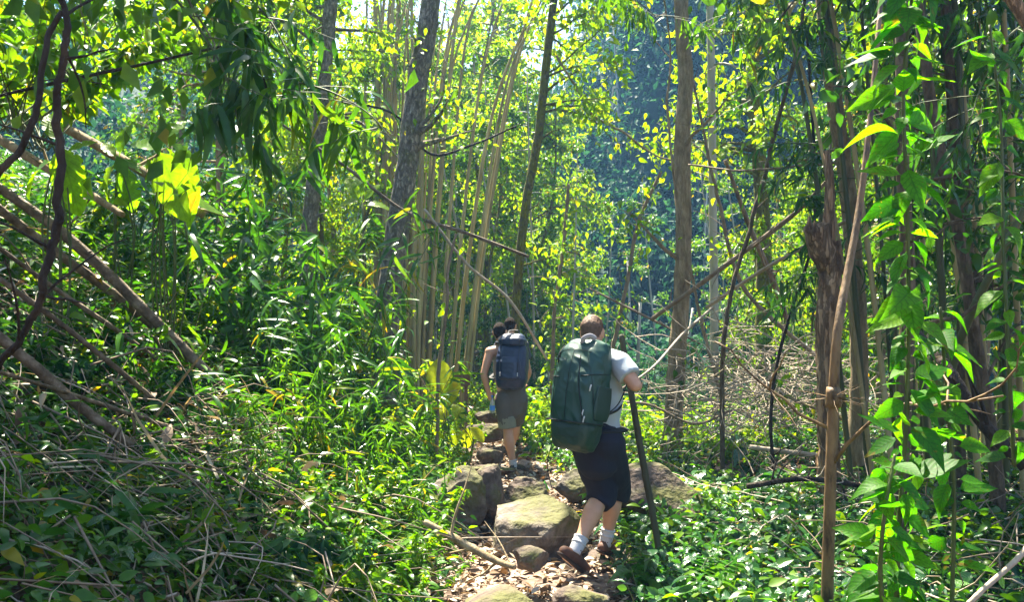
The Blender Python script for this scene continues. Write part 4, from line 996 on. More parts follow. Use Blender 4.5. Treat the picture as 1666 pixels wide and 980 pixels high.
rowof(S_bushl, [(660, 10.5, 0.8), (600, 12, 1.0), (540, 12.5, 1.0), (900, 11.8, 0.55), (940, 12.5, 0.65), (880, 13.5, 0.7), (760, 13.5, 0.6), (1000, 12.8, 0.6), (1060, 12.2, 0.5), (1140, 11.6, 0.45), (980, 9.2, 0.36), (1060, 9.6, 0.36), (715, 12.5, 0.6), (860, 15.5, 0.8), (1180, 10.2, 0.4), (450, 11.5, 1.0), (790, 15.5, 0.7)], 'yellow green sunlit bush near the hikers', 'bush', 'sunlit bushes around the hikers')
rowof(S_lance, [(460, 4.9, 0.6), (540, 5.2, 0.55), (600, 4.5, 0.45), (390, 5.3, 0.4), (330, 6.4, 0.4), (420, 8.5, 0.9), (170, 6.8, 0.4), (70, 6.2, 0.4), (275, 6.6, 0.55), (105, 5.8, 0.5), (1150, 7.2, 0.4), (1240, 7.6, 0.45), (1290, 6.2, 0.4), (1560, 5.0, 0.6), (1640, 4.2, 0.6), (1420, 5.2, 0.4)], 'blue green shrub with narrow glossy leaves', 'shrub', 'narrow leaved glossy shrubs')
rowof(S_vinet, [(60, 7.0, 1.15, dict(z=P(60, 230, 7.0).z)), (125, 8.4, 1.1, dict(z=P(125, 150, 8.4).z)), (15, 6.0, 1.0, dict(z=P(15, 200, 6.0).z)), (120, 10, 1.6, dict(z=P(120, 100, 10).z)), (250, 13.5, 1.7, dict(z=P(250, 90, 13.5).z)), (330, 11, 1.2, dict(z=P(330, 50, 11).z)), (410, 12, 1.2, dict(z=P(410, 60, 12).z))], 'mass of bright creeper leaves high in the upper left', 'creeper', 'creepers in the upper left', fn=put)

def hanging_spray(label, pts, w, nl, lsize, lmat, tw=8, wid=1.1, down=0.9, tpls=BLADE, name='bamboo_branch', cat='bamboo branch'):
    P3 = [np.array(P(*q)) for q in pts]; off = P3[0].copy()
    root = empty(name, off, label, cat)
    p = curve(P3, 30) - off
    mw, ml = MB(), MB()
    tube(mw, p, np.linspace(w, w * 0.3, 30), 6)
    for k in range(tw):
        i = rng.integers(6, 29)
        q = wander(p[i], rng.normal(0, 1, 3) * [1, 0.7, 0.3] + [0, 0, -0.1], rng.uniform(0.25, 0.6), 7, 0.25, 0.9)
        tube(mw, q, np.linspace(w * 0.4, w * 0.15, 7), 4, cap=False)
        m = nl // tw; t = rng.uniform(0.2, 1, m) * 5.99; ii = t.astype(int); ff = (t - ii)[:, None]
        pos = q[ii] * (1 - ff) + q[ii + 1] * ff
        leaves(ml, tpls, pos, rng.normal(0, 0.5, (m, 3)) + [0, 0, -down], upish(m, 0.5) + [0, -0.6, 0], lsize * rng.uniform(0.55, 1.2, m), wid=wid)
    mw.obj('stem', M['stem'], root); ml.obj('foliage', lmat, root)
hanging_spray('dark drooping bamboo branch hanging above the glowing banana leaf', [(250, -40, 6.0), (320, 40, 5.8), (370, 130, 5.6), (395, 240, 5.5)], 0.012, 90, 0.36, M['leaf_dark'], 10)
hanging_spray('dark drooping bamboo branch hanging between the banana and the shaded trunk', [(330, -60, 6.6), (420, 10, 6.4), (470, 90, 6.2), (500, 190, 6.0)], 0.012, 100, 0.36, M['leaf_dark'], 11)
hanging_spray('bamboo branch with long arching blades crossing the leaning grey trunk', [(470, 130, 6.2), (540, 150, 6.0), (600, 185, 5.9), (640, 230, 5.8)], 0.009, 40, 0.40, M['blade'], 6, wid=1.25, down=0.6)
hanging_spray('feathery bamboo branch hanging over the top of the straight brown trunk', [(960, -60, 7.5), (1020, -10, 7.4), (1060, 20, 7.3), (1090, 60, 7.2)], 0.008, 110, 0.19, M['leaf_mid'], 10)
hanging_spray('feathery bamboo branch hanging at the top between the two brown trunks', [(1330, -50, 7.6), (1260, -10, 7.4), (1210, 20, 7.3), (1170, 60, 7.2)], 0.008, 150, 0.20, M['leaf_mid'], 13)
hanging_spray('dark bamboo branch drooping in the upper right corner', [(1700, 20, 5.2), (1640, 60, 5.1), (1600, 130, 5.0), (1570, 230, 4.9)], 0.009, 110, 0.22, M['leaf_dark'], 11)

# ------------------------------------------------------------------ large leaves one can pick out
def leaf_mesh(name, rows, mat, droop, fold, side=0.0, wave=0.0):
    V, F, U = leaf_tpl(rows, droop, fold, side, wave)
    mb = MB(); mb.add(V, F, U); return mb.mesh(name, mat)
OV = [(0, 0.004), (0.05, 0.006), (0.10, 0.08), (0.2, 0.185), (0.35, 0.235), (0.5, 0.215), (0.65, 0.155), (0.8, 0.08), (0.92, 0.03), (1, 0)]
vine_lv = [leaf_mesh('leaf', OV, M['vine_leaf'], dr, 0.22 + sd, sd, 0.012) for dr, sd in ((0.10, 0.03), (0.28, -0.12), (0.5, 0.05), (0.18, -0.02), (0.7, 0.14), (0.35, 0.1), (-0.12, -0.06))]
herb_lv = [leaf_mesh('leaf', [(t, w * 1.05) for t, w in OV], M['herb_leaf'], dr, 0.28, sd, 0.008) for dr, sd in ((0.15, 0.03), (0.35, -0.05), (0.55, 0.04))]
BAN = [(0, 0.006), (0.12, 0.010), (0.18, 0.09), (0.3, 0.17), (0.45, 0.20), (0.6, 0.20), (0.75, 0.175), (0.88, 0.12), (0.96, 0.05), (1, 0)]
def torn(rows, n=34, seed=0, cut=0.22):
    rs = random.Random(seed); out = []
    ts = np.linspace(0, 1, n); ws = np.interp(ts, [q[0] for q in rows], [q[1] for q in rows])
    for k, (t, w) in enumerate(zip(ts, ws)):
        if 0.2 < t < 0.97: w *= rs.uniform(0.90, 1.04) * (rs.uniform(0.45, 0.75) if rs.random() < cut else 1)
        out.append((float(t), float(w)))
    out[-1] = (1.0, 0.0); return out
ban_lv = [leaf_mesh('leaf', torn(BAN, 34, i, 0.16), M['banana_leaf'], dr, 0.22, sd, 0.010) for i, (dr, sd) in enumerate(((0.2, 0.05), (0.5, -0.06), (0.9, 0.05)))]
yel_lv = [leaf_mesh('leaf', [(t, w * 1.25) for t, w in BAN], M['yellow_leaf'], dr, 0.25, sd, 0.012) for dr, sd in ((0.15, 0.05), (0.45, -0.06))]
def put_leaf(meshes, parent, pos, d, up, size, k=None, name='leaf'):
    """one leaf object; pos in the parent's own space"""
    fr = frames(np.array([d], float), np.array([up], float))[0]
    o = link(name, meshes[rng.integers(0, len(meshes)) if k is None else k], parent)
    mt = Matrix([[fr[r][c] * size for c in range(3)] + [pos[r]] for r in range(3)] + [[0, 0, 0, 1]])
    o.matrix_local = mt
    return o

# climbing plant in the right foreground: every leaf its own piece
def climber(label, pts, nl, size, dens=1.0, jit=0.02, name='climbing_plant'):
    P3 = [np.array(P(*q)) for q in pts]
    base = P3[0].copy(); base[2] = g(base[0], base[1])
    root = empty(name, base, label, 'climbing plant')
    p = curve(P3, 80) - base
    mw = MB(); tube(mw, p, np.linspace(0.010, 0.006, 80), 7, rough=0.08)
    side = 1
    for k in range(nl):
        f = (k + rng.uniform(0, 0.9)) / nl * 78; i = int(f); q = p[i] * (1 - (f - i)) + p[i + 1] * (f - i)
        side = -side
        a = (0.0 if side > 0 else math.pi) + rng.normal(0, 0.75)
        out = np.array([math.cos(a), math.sin(a) * 0.8, 0])
        st = wander(q, out + [0, 0, rng.uniform(0.0, 0.6)], rng.uniform(0.004, 0.03), 5, 0.3, 0.6)
        tube(mw, st, np.linspace(0.003, 0.0018, 5), 4, cap=False)
        d = out + np.array([0, 0, rng.normal(-0.32, 0.38)]) + rng.normal(0, 0.2, 3)
        put_leaf(vine_lv, root, st[-1], d, np.array([0, -0.5, 0.9]) + rng.normal(0, 0.35, 3), size * rng.uniform(0.35, 1.2))
    mw.obj('stem', M['stem'], root)
    return root
climber('bright green climbing plant with pointed leaves hanging in the right foreground', [(1458, 1010, 3.45), (1462, 860, 3.45), (1474, 700, 3.45), (1478, 520, 3.45), (1476, 330, 3.45), (1470, 150, 3.45), (1484, -10, 3.45), (1488, -60, 3.45)], 190, 0.195)
climber('short leafy climber low beside the bright climbing plant', [(1440, 1010, 3.2), (1432, 930, 3.2), (1440, 830, 3.2), (1456, 740, 3.25)], 44, 0.15)
climber('leafy climber in shade to the right of the bright one', [(1548, 1010, 3.9), (1552, 800, 3.9), (1540, 640, 3.9), (1530, 500, 3.9)], 52, 0.17)
climber('broad leaved climber against the dark right edge', [(1650, 760, 4.2), (1640, 560, 4.2), (1632, 380, 4.3), (1628, 200, 4.4), (1610, 40, 4.4)], 60, 0.18)

# broad leaved herbs in the lower right foreground
def herb(label, px, d, h, nl, size, meshes=herb_lv, name='broadleaf_herb', group=None, cat='plant', dy=0.0):
    x = PX(px, d); base = np.array([x, d, g(x, d)])
    root = empty(name, base, label, cat, group)
    mw = MB()
    nst = max(1, nl // 7)
    for s in range(nst):
        a0 = rng.uniform(0, 6.28)
        p = wander((rng.normal(0, 0.04), rng.normal(0, 0.04), -0.03), (math.cos(a0) * 0.45, math.sin(a0) * 0.45, 1), h * rng.uniform(0.7, 1.1), 9, 0.12, 0.2)
        tube(mw, p, np.linspace(0.005, 0.0025, 9), 5, cap=False)
        for k in range(nl // nst):
            f = 2 + 6 * (k + 0.5) / (nl // nst); i = min(7, int(f)); q = p[i] * (1 - (f - i)) + p[i + 1] * (f - i)
            a = a0 + k * 2.4 + rng.normal(0, 0.3)
            put_leaf(meshes, root, q, (math.cos(a), math.sin(a), rng.normal(0.0, 0.28)), np.array([0, 0, 1.0]) + rng.normal(0, 0.25, 3), size * rng.uniform(0.7, 1.2))
    mw.obj('stem', M['stem'], root)
    return root
def herbrow(specs, head, group):
    order = sorted(range(len(specs)), key=lambda i: specs[i][0]); n = len(specs)
    for k, i in enumerate(order):
        w = 'leftmost' if k == 0 else 'rightmost' if k == n - 1 else ORD[k] + ' from the left' if k < n / 2 else ORD[n - 1 - k] + ' from the right'
        herb(head + ', ' + w, *specs[i], group=group)
GH = 'broad leaved herbs in the lower right'
herbrow([(1010, 4.6, 0.34, 14, 0.17), (1080, 4.4, 0.36, 16, 0.18), (1060, 5.0, 0.40, 14, 0.19), (1130, 4.7, 0.34, 14, 0.18), (1000, 4.1, 0.26, 12, 0.15), (1170, 4.2, 0.28, 14, 0.16), (1230, 4.6, 0.26, 14, 0.15), (1090, 3.9, 0.24, 12, 0.16), (1290, 4.2, 0.26, 14, 0.15), (1160, 5.2, 0.3, 14, 0.15), (1250, 5.4, 0.3, 14, 0.15), (1400, 4.0, 0.3, 14, 0.16), (1040, 5.6, 0.42, 12, 0.19), (1220, 3.8, 0.24, 12, 0.16)], 'glossy dark broad leaved herb right of the near walker', GH)
herbrow([(640, 4.6, 0.28, 14, 0.14), (690, 4.9, 0.26, 14, 0.12), (600, 4.0, 0.3, 14, 0.15), (530, 3.9, 0.2, 12, 0.12), (660, 4.1, 0.24, 12, 0.12), (450, 3.7, 0.2, 12, 0.11), (350, 3.6, 0.18, 12, 0.11), (150, 3.5, 0.16, 12, 0.11), (710, 5.8, 0.3, 12, 0.13), (700, 6.6, 0.3, 12, 0.14)], 'dark broad leaved herb low on the left side', "broad leaved herbs left of the trail")
herbrow([(1120, 8.8, 0.55, 12, 0.27), (1180, 8.2, 0.5, 12, 0.25), (1240, 9.0, 0.55, 12, 0.26), (1060, 8.4, 0.4, 12, 0.2), (1290, 8.0, 0.5, 10, 0.25)], 'tall drooping herb beyond the angular boulder', "tall herbs beyond the boulder")

# banana like plants on the left bank
def big_leaf_plant(label, px, d, base_py, specs, meshes=ban_lv, name='banana_plant', cat='banana plant'):
    x = PX(px, d); base = np.array([x, d, g(x, d)])
    root = empty(name, base, label, cat)
    mw = MB()
    for (sx, sy, tx, ty, dd, k) in specs:      # leaf foot and tip as seen from the trail, at depth d + dd
        a = np.array(P(sx, sy, d + dd * 0.5)) - base; b = np.array(P(tx, ty, d + dd)) - base
        tube(mw, curve([(rng.normal(0, 0.05), rng.normal(0, 0.05), -0.05), a * 0.5 + [rng.normal(0, 0.08), 0, 0.08], a], 10), np.linspace(0.009, 0.005, 10), 7)
        v = b - a; ln = np.linalg.norm(v)
        put_leaf(meshes, root, a, v / ln + np.array([0, 0, 0.25]), np.array([0.15 * rng.normal(), -0.7, 0.8]), ln * 1.12, k)
    mw.obj('stalk', M['stem'], root)
    return root
big_leaf_plant('wild banana with a glowing translucent hanging leaf on the left bank', 275, 7.0, 400, [(255, 235, 290, 352, -0.2, 0), (275, 250, 225, 305, 0.1, 1), (270, 230, 330, 275, 0.2, 1), (265, 245, 205, 240, 0.2, 0), (280, 240, 250, 350, 0.3, 2), (270, 240, 345, 330, 0.0, 2), (262, 235, 300, 195, 0.25, 0), (268, 250, 200, 330, 0.1, 2)])
big_leaf_plant('wild banana with a long yellowing leaf beside the dark liana', 105, 6.2, 420, [(95, 225, 118, 345, 0.0, 0), (105, 250, 155, 232, 0.1, 0), (90, 260, 20, 305, 0.1, 1), (100, 240, 60, 320, 0.2, 2), (100, 240, 150, 300, 0.05, 2), (96, 235, 70, 185, 0.2, 0)])
big_leaf_plant('wild banana with splayed bright leaves between the two other wild bananas', 190, 7.6, 400, [(195, 262, 215, 340, 0.0, 0), (190, 262, 150, 330, 0.0, 1), (192, 258, 235, 285, 0.1, 0), (190, 258, 160, 235, 0.1, 0), (194, 255, 205, 200, 0.15, 0)])
big_leaf_plant('wild banana with broad leaves far back on the left bank', 590, 12.5, 400, [(585, 330, 560, 290, 0.1, 0), (590, 330, 615, 300, 0.0, 0), (588, 330, 540, 330, 0.1, 1), (590, 335, 640, 335, 0.1, 1), (590, 325, 575, 285, 0.2, 0)])
big_leaf_plant('big leaved plant in the hollow left of the broken trunk', 1275, 12.5, 560, [(1275, 520, 1250, 478, 0.0, 0), (1275, 520, 1300, 480, 0.1, 0), (1275, 522, 1320, 515, 0.0, 1), (1275, 522, 1235, 520, 0.1, 1), (1276, 520, 1278, 470, 0.2, 0)])
big_leaf_plant('young plant with glowing yellow leaves left of the far walker', 722, 10.0, 700, [(726, 668, 742, 618, 0.0, 0), (724, 690, 716, 655, 0.05, 1), (722, 672, 706, 590, 0.05, 0)], yel_lv, 'yellow_leaf_plant', 'plant')
big_leaf_plant('low plant with yellow green rounded leaves beside the step stone', 757, 9.9, 730, [(748, 690, 738, 727, -0.05, 0), (758, 692, 760, 728, -0.05, 0), (762, 694, 784, 720, -0.05, 0), (750, 690, 744, 655, 0.05, 1)], yel_lv, 'yellow_leaf_plant', 'plant')
# fern like frond by the boulder
def frond_plant(label, px, d, h, nfr, npin, mat, name='fern', size=0.10, cat='fern'):
    x = PX(px, d); base = np.array([x, d, g(x, d)])
    root = empty(name, base, label, cat)
    for f in range(nfr):
        a = f / nfr * 6.28 + rng.normal(0, 0.3)
        p = wander((0, 0, 0), (math.cos(a) * 0.8, math.sin(a) * 0.8, 1), h * rng.uniform(0.8, 1.1), 14, 0.05, 1.3)
        mb = MB(); tube(mb, p, np.linspace(0.004, 0.0015, 14), 4, m=1, cap=False)
        t = np.linspace(0.2, 0.99, npin) * 12.99; i = t.astype(int); ff = (t - i)[:, None]
        q = p[i] * (1 - ff) + p[i + 1] * ff; tn = unit(p[i + 1] - p[i]); sd = unit(np.cross(tn, [0, 0, 1.0]))
        sz = size * np.sin(np.linspace(0.5, 3.0, npin))
        for s in (-1, 1):
            leaves(mb, LANCE[:2], q, sd * s + tn * 0.5 + [0, 0, -0.1], np.tile([0, 0, 1.0], (npin, 1)), sz + 0.02, wid=1.3)
        mb.obj('frond', [mat, M['stem']], root)
    return root
frond_plant('small fern with fresh green fronds in front of the angular boulder', 1112, 5.4, 0.5, 7, 15, M['vine_leaf'], size=0.15)
frond_plant('fern under the climbing plant in the right foreground', 1500, 4.0, 0.5, 7, 15, M['leaf_mid'], size=0.13)
frond_plant('fern on the left bank above the trail stick', 600, 5.6, 0.5, 7, 15, M['leaf_mid'], size=0.13)
# withered brown leaf bundle hanging from a twig
root = empty('withered_leaf', P(430, 250, 6.5), 'withered dark brown leaf hanging among the bamboo blades', 'dead leaf')
V, F, U = leaf_tpl(BAN, 0.25, 0.9, 0.1, 0.05)
mb = MB(); leaves(mb, [(V, F, U)], [(0.03, 0, 0.62), (0, 0, 0.55), (0.05, 0.02, 0.5)], [(-0.15, 0, -1), (-0.4, 0.1, -1), (0.05, 0, -1)], [(0, -1, 0.2), (0.6, -1, 0.2), (-0.7, -1, 0)], [0.26, 0.22, 0.2], wid=0.45)
mb.obj('blade', M['bark_dark'], root)
mb = MB(); tube(mb, curve([P(432, 120, 6.5) - Vector(root.location), P(436, 60, 6.6) - Vector(root.location), P(470, -20, 6.8) - Vector(root.location)], 8), 0.006, 5); mb.obj('stalk', M['twig'], root)
# weathered wooden marker at the trail
root = empty('trail_marker', gbase(741, 13.2), 'low weathered brown wooden marker left of the far walker', 'marker')
M['wood'] = rough_mat('wood', [(0.3, (0.10, 0.055, 0.03)), (0.7, (0.24, 0.14, 0.075))], 8, 0.8, 0.5, (1, 1, 0.2))
def box_mb(c, s):
    mb = MB(); bm = bmesh.new(); bmesh.ops.create_cube(bm, size=1); bmesh.ops.bevel(bm, geom=bm.edges[:], offset=0.06, segments=1, affect='EDGES'); bmesh.ops.triangulate(bm, faces=bm.faces[:])
    V = np.array([v.co[:] for v in bm.verts]) * np.array(s) + np.array(c); F = np.array([[v.index for v in f.verts] for f in bm.faces]); bm.free()
    mb.add(V, F); return mb
ztop = P(741, 600, 13.2).z - root.location.z
box_mb((-0.16, 0, ztop / 2), (0.05, 0.05, ztop), ).obj('post', M['wood'], root, smooth=False)
box_mb((0.16, 0, ztop / 2 - 0.02), (0.05, 0.05, ztop), ).obj('post', M['wood'], root, smooth=False)
box_mb((0.0, -0.035, ztop - 0.16), (0.44, 0.022, 0.2), ).obj('board', M['wood'], root, smooth=False)
# ------------------------------------------------------------------ hikers
def plain_mat(name, c, rough=0.8, bump=0.0, scale=40, spec=0.3, var=0.15, sss=0.0, stretch=(1, 1, 1)):
    lo = tuple(v * (1 - var) for v in c); hi = tuple(min(1, v * (1 + var)) for v in c)
    m = rough_mat(name, [(0.3, lo), (0.7, hi)], scale * 0.3, rough, bump, stretch, spec=spec, bumpscale=scale, dist=0.004)
    return m
M['skin'] = plain_mat('skin', (0.50, 0.27, 0.17), 0.5, 0.15, 30, 0.4, 0.10)
M['hair_brown'] = plain_mat('hair_brown', (0.11, 0.06, 0.036), 0.65, 0.8, 160, 0.3, 0.4)
M['hair_black'] = plain_mat('hair_black', (0.020, 0.014, 0.011), 0.9, 0.8, 160, 0.1, 0.4)
M['shirt_grey'] = plain_mat('shirt_grey', (0.36, 0.40, 0.43), 0.9, 0.35, 14, 0.2, 0.08)
M['shirt_olive'] = plain_mat('shirt_olive', (0.30, 0.30, 0.24), 0.9, 0.3, 14, 0.2, 0.08)
M['shirt_dark'] = plain_mat('shirt_dark', (0.05, 0.055, 0.07), 0.9, 0.3, 14, 0.2, 0.1)
M['shorts_navy'] = plain_mat('shorts_navy', (0.014, 0.015, 0.030), 0.85, 0.5, 12, 0.25, 0.15)
M['shorts_grey'] = plain_mat('shorts_grey', (0.105, 0.098, 0.092), 0.85, 0.4, 14, 0.2, 0.12)
M['hem_grey'] = plain_mat('hem_grey', (0.19, 0.20, 0.16), 0.85, 0.3, 14, 0.2, 0.1)
M['sock'] = plain_mat('sock', (0.46, 0.46, 0.48), 0.95, 0.8, 120, 0.1, 0.06)
M['boot'] = plain_mat('boot', (0.10, 0.045, 0.028), 0.7, 0.5, 40, 0.3, 0.3)
M['boot_black'] = plain_mat('boot_black', (0.02, 0.02, 0.022), 0.6, 0.3, 40, 0.4, 0.2)
M['sole'] = plain_mat('sole', (0.05, 0.035, 0.028), 0.9, 0.5, 40, 0.2, 0.3)
M['nylon_green'] = plain_mat('nylon_green', (0.005, 0.044, 0.032), 0.5, 0.55, 11, 0.5, 0.12)
M['nylon_green_dark'] = plain_mat('nylon_green_dark', (0.004, 0.030, 0.021), 0.55, 0.55, 11, 0.5, 0.12)
M['nylon_navy'] = plain_mat('nylon_navy', (0.012, 0.022, 0.060), 0.42, 0.6, 14, 0.5, 0.2)
M['strap'] = plain_mat('strap', (0.012, 0.012, 0.014), 0.7, 0.3, 80, 0.3, 0.2)
M['handle_grey'] = plain_mat('handle_grey', (0.38, 0.36, 0.38), 0.8, 0.3, 60, 0.3, 0.1)
M['buckle'] = plain_mat('buckle', (0.55, 0.55, 0.56), 0.3, 0.0, 60, 0.6, 0.05)
M['stick'] = plain_mat('stick', (0.045, 0.042, 0.020), 0.7, 0.6, 20, 0.3, 0.3)
M['eye'] = plain_mat('eye', (0.6, 0.58, 0.55), 0.2, 0.0, 60, 0.5, 0.02)
def glass_mat(name, c):
    m, nt, out = nodes_of(name)
    pb = N(nt, 'ShaderNodeBsdfPrincipled'); pb.inputs['Base Color'].default_value = (*c, 1); pb.inputs['Roughness'].default_value = 0.08
    pb.inputs['Transmission Weight'].default_value = 0.7; pb.inputs['IOR'].default_value = 1.33
    nt.links.new(pb.outputs[0], out.inputs[0]); return m
M['bottle'] = glass_mat('bottle', (0.75, 0.85, 0.95))
M['bottle_blue'] = plain_mat('bottle_blue', (0.05, 0.22, 0.65), 0.35, 0.0, 60, 0.5, 0.05)

def loft(mb, pts, rad, seg=16, flat=1.0, flatdir=None, sub=6, ends=True):
    """closed smooth limb: rad a list of radii; flat squeezes it along flatdir"""
    p = curve(pts, (len(pts) - 1) * sub + 1)
    n = len(p)
    r = np.interp(np.linspace(0, len(rad) - 1, n), np.arange(len(rad)), np.array(rad, float))
    fl = np.interp(np.linspace(0, 1, n), np.linspace(0, 1, len(flat)), flat) if isinstance(flat, (list, tuple)) else np.full(n, flat)
    if ends:      # round the two ends
        t0 = unit((p[0] - p[1])[None])[0]; t1 = unit((p[-1] - p[-2])[None])[0]
        a0 = [p[0] + t0 * r[0] * k for k in (0.95, 0.8, 0.5)]; a1 = [p[-1] + t1 * r[-1] * k for k in (0.5, 0.8, 0.95)]
        p = np.vstack([a0, p, a1]); r = np.concatenate([[r[0] * 0.28, r[0] * 0.6, r[0] * 0.866], r, [r[-1] * 0.866, r[-1] * 0.6, r[-1] * 0.28]])
        fl = np.concatenate([[fl[0]] * 3, fl, [fl[-1]] * 3]); n = len(p)
    t = unit(np.gradient(p, axis=0))
    fd = np.array([0, -1.0, 0]) if flatdir is None else np.array(flatdir, float)
    a = np.linspace(0, 2 * math.pi, seg, endpoint=False)
    Vs = []
    for k in range(n):
        y = fd - np.dot(fd, t[k]) * t[k]
        if np.linalg.norm(y) < 1e-3: y = np.array([1.0, 0, 0]) - t[k][0] * t[k]
        y = y / np.linalg.norm(y); x = np.cross(y, t[k])
        Vs.append(p[k] + r[k] * (np.cos(a)[:, None] * x + fl[k] * np.sin(a)[:, None] * y))
    V = np.vstack(Vs)
    i = np.arange(n - 1)[:, None]; j = np.arange(seg)[None]; j2 = (j + 1) % seg
    A = i * seg + j; B = i * seg + j2; C = (i + 1) * seg + j2; D = (i + 1) * seg + j
    F = np.concatenate([np.stack([A, B, C], -1).reshape(-1, 3), np.stack([A, C, D], -1).reshape(-1, 3)])
    k0 = len(V); V = np.vstack([V, p[0], p[-1]]); jj = np.arange(seg); j3 = (jj + 1) % seg
    F = np.vstack([F, np.stack([np.full(seg, k0), j3, jj], -1), np.stack([np.full(seg, k0 + 1), (n - 1) * seg + jj, (n - 1) * seg + j3], -1)])
    mb.add(V, F)

def fuse(mb, name, mat, parent, voxel=0.008, smooth=4, wrinkle=0.0, wscale=9.0, seed=0.0):
    """voxel union of the lofted pieces: one continuous skin"""
    me = mb.mesh(name, mat)
    o = link(name, me)
    rm = o.modifiers.new('r', 'REMESH'); rm.mode = 'VOXEL'; rm.voxel_size = voxel; rm.use_smooth_shade = True
    sm = o.modifiers.new('s', 'SMOOTH'); sm.factor = 0.5; sm.iterations = smooth
    dg = bpy.context.evaluated_depsgraph_get()
    me2 = bpy.data.meshes.new_from_object(o.evaluated_get(dg))
    me2.name = name
    bpy.data.objects.remove(o); bpy.data.meshes.remove(me)
    if wrinkle:
        nv = len(me2.vertices); co = np.empty(nv * 3, np.float32); me2.vertices.foreach_get('co', co); co = co.reshape(-1, 3)
        no = np.empty(nv * 3, np.float32); me2.vertex_normals.foreach_get('vector', no); no = no.reshape(-1, 3)
        dsp = np.array([noise.noise(Vector((c[0] * wscale + seed, c[1] * wscale, c[2] * wscale * 0.8))) + 0.6 * (1 - 2 * abs(noise.noise(Vector((c[0] * wscale * 1.4 + c[2] * wscale * 0.6, c[1] * wscale * 1.4, c[2] * wscale * 1.6 + 7 + seed))))) for c in co])
        me2.vertices.foreach_set('co', (co + no * (dsp * wrinkle)[:, None]).astype(np.float32).ravel())
    if not me2.materials: me2.materials.append(mat)
    me2.polygons.foreach_set('use_smooth', np.ones(len(me2.polygons), bool))
    me2.update()
    return link(name, me2, parent)

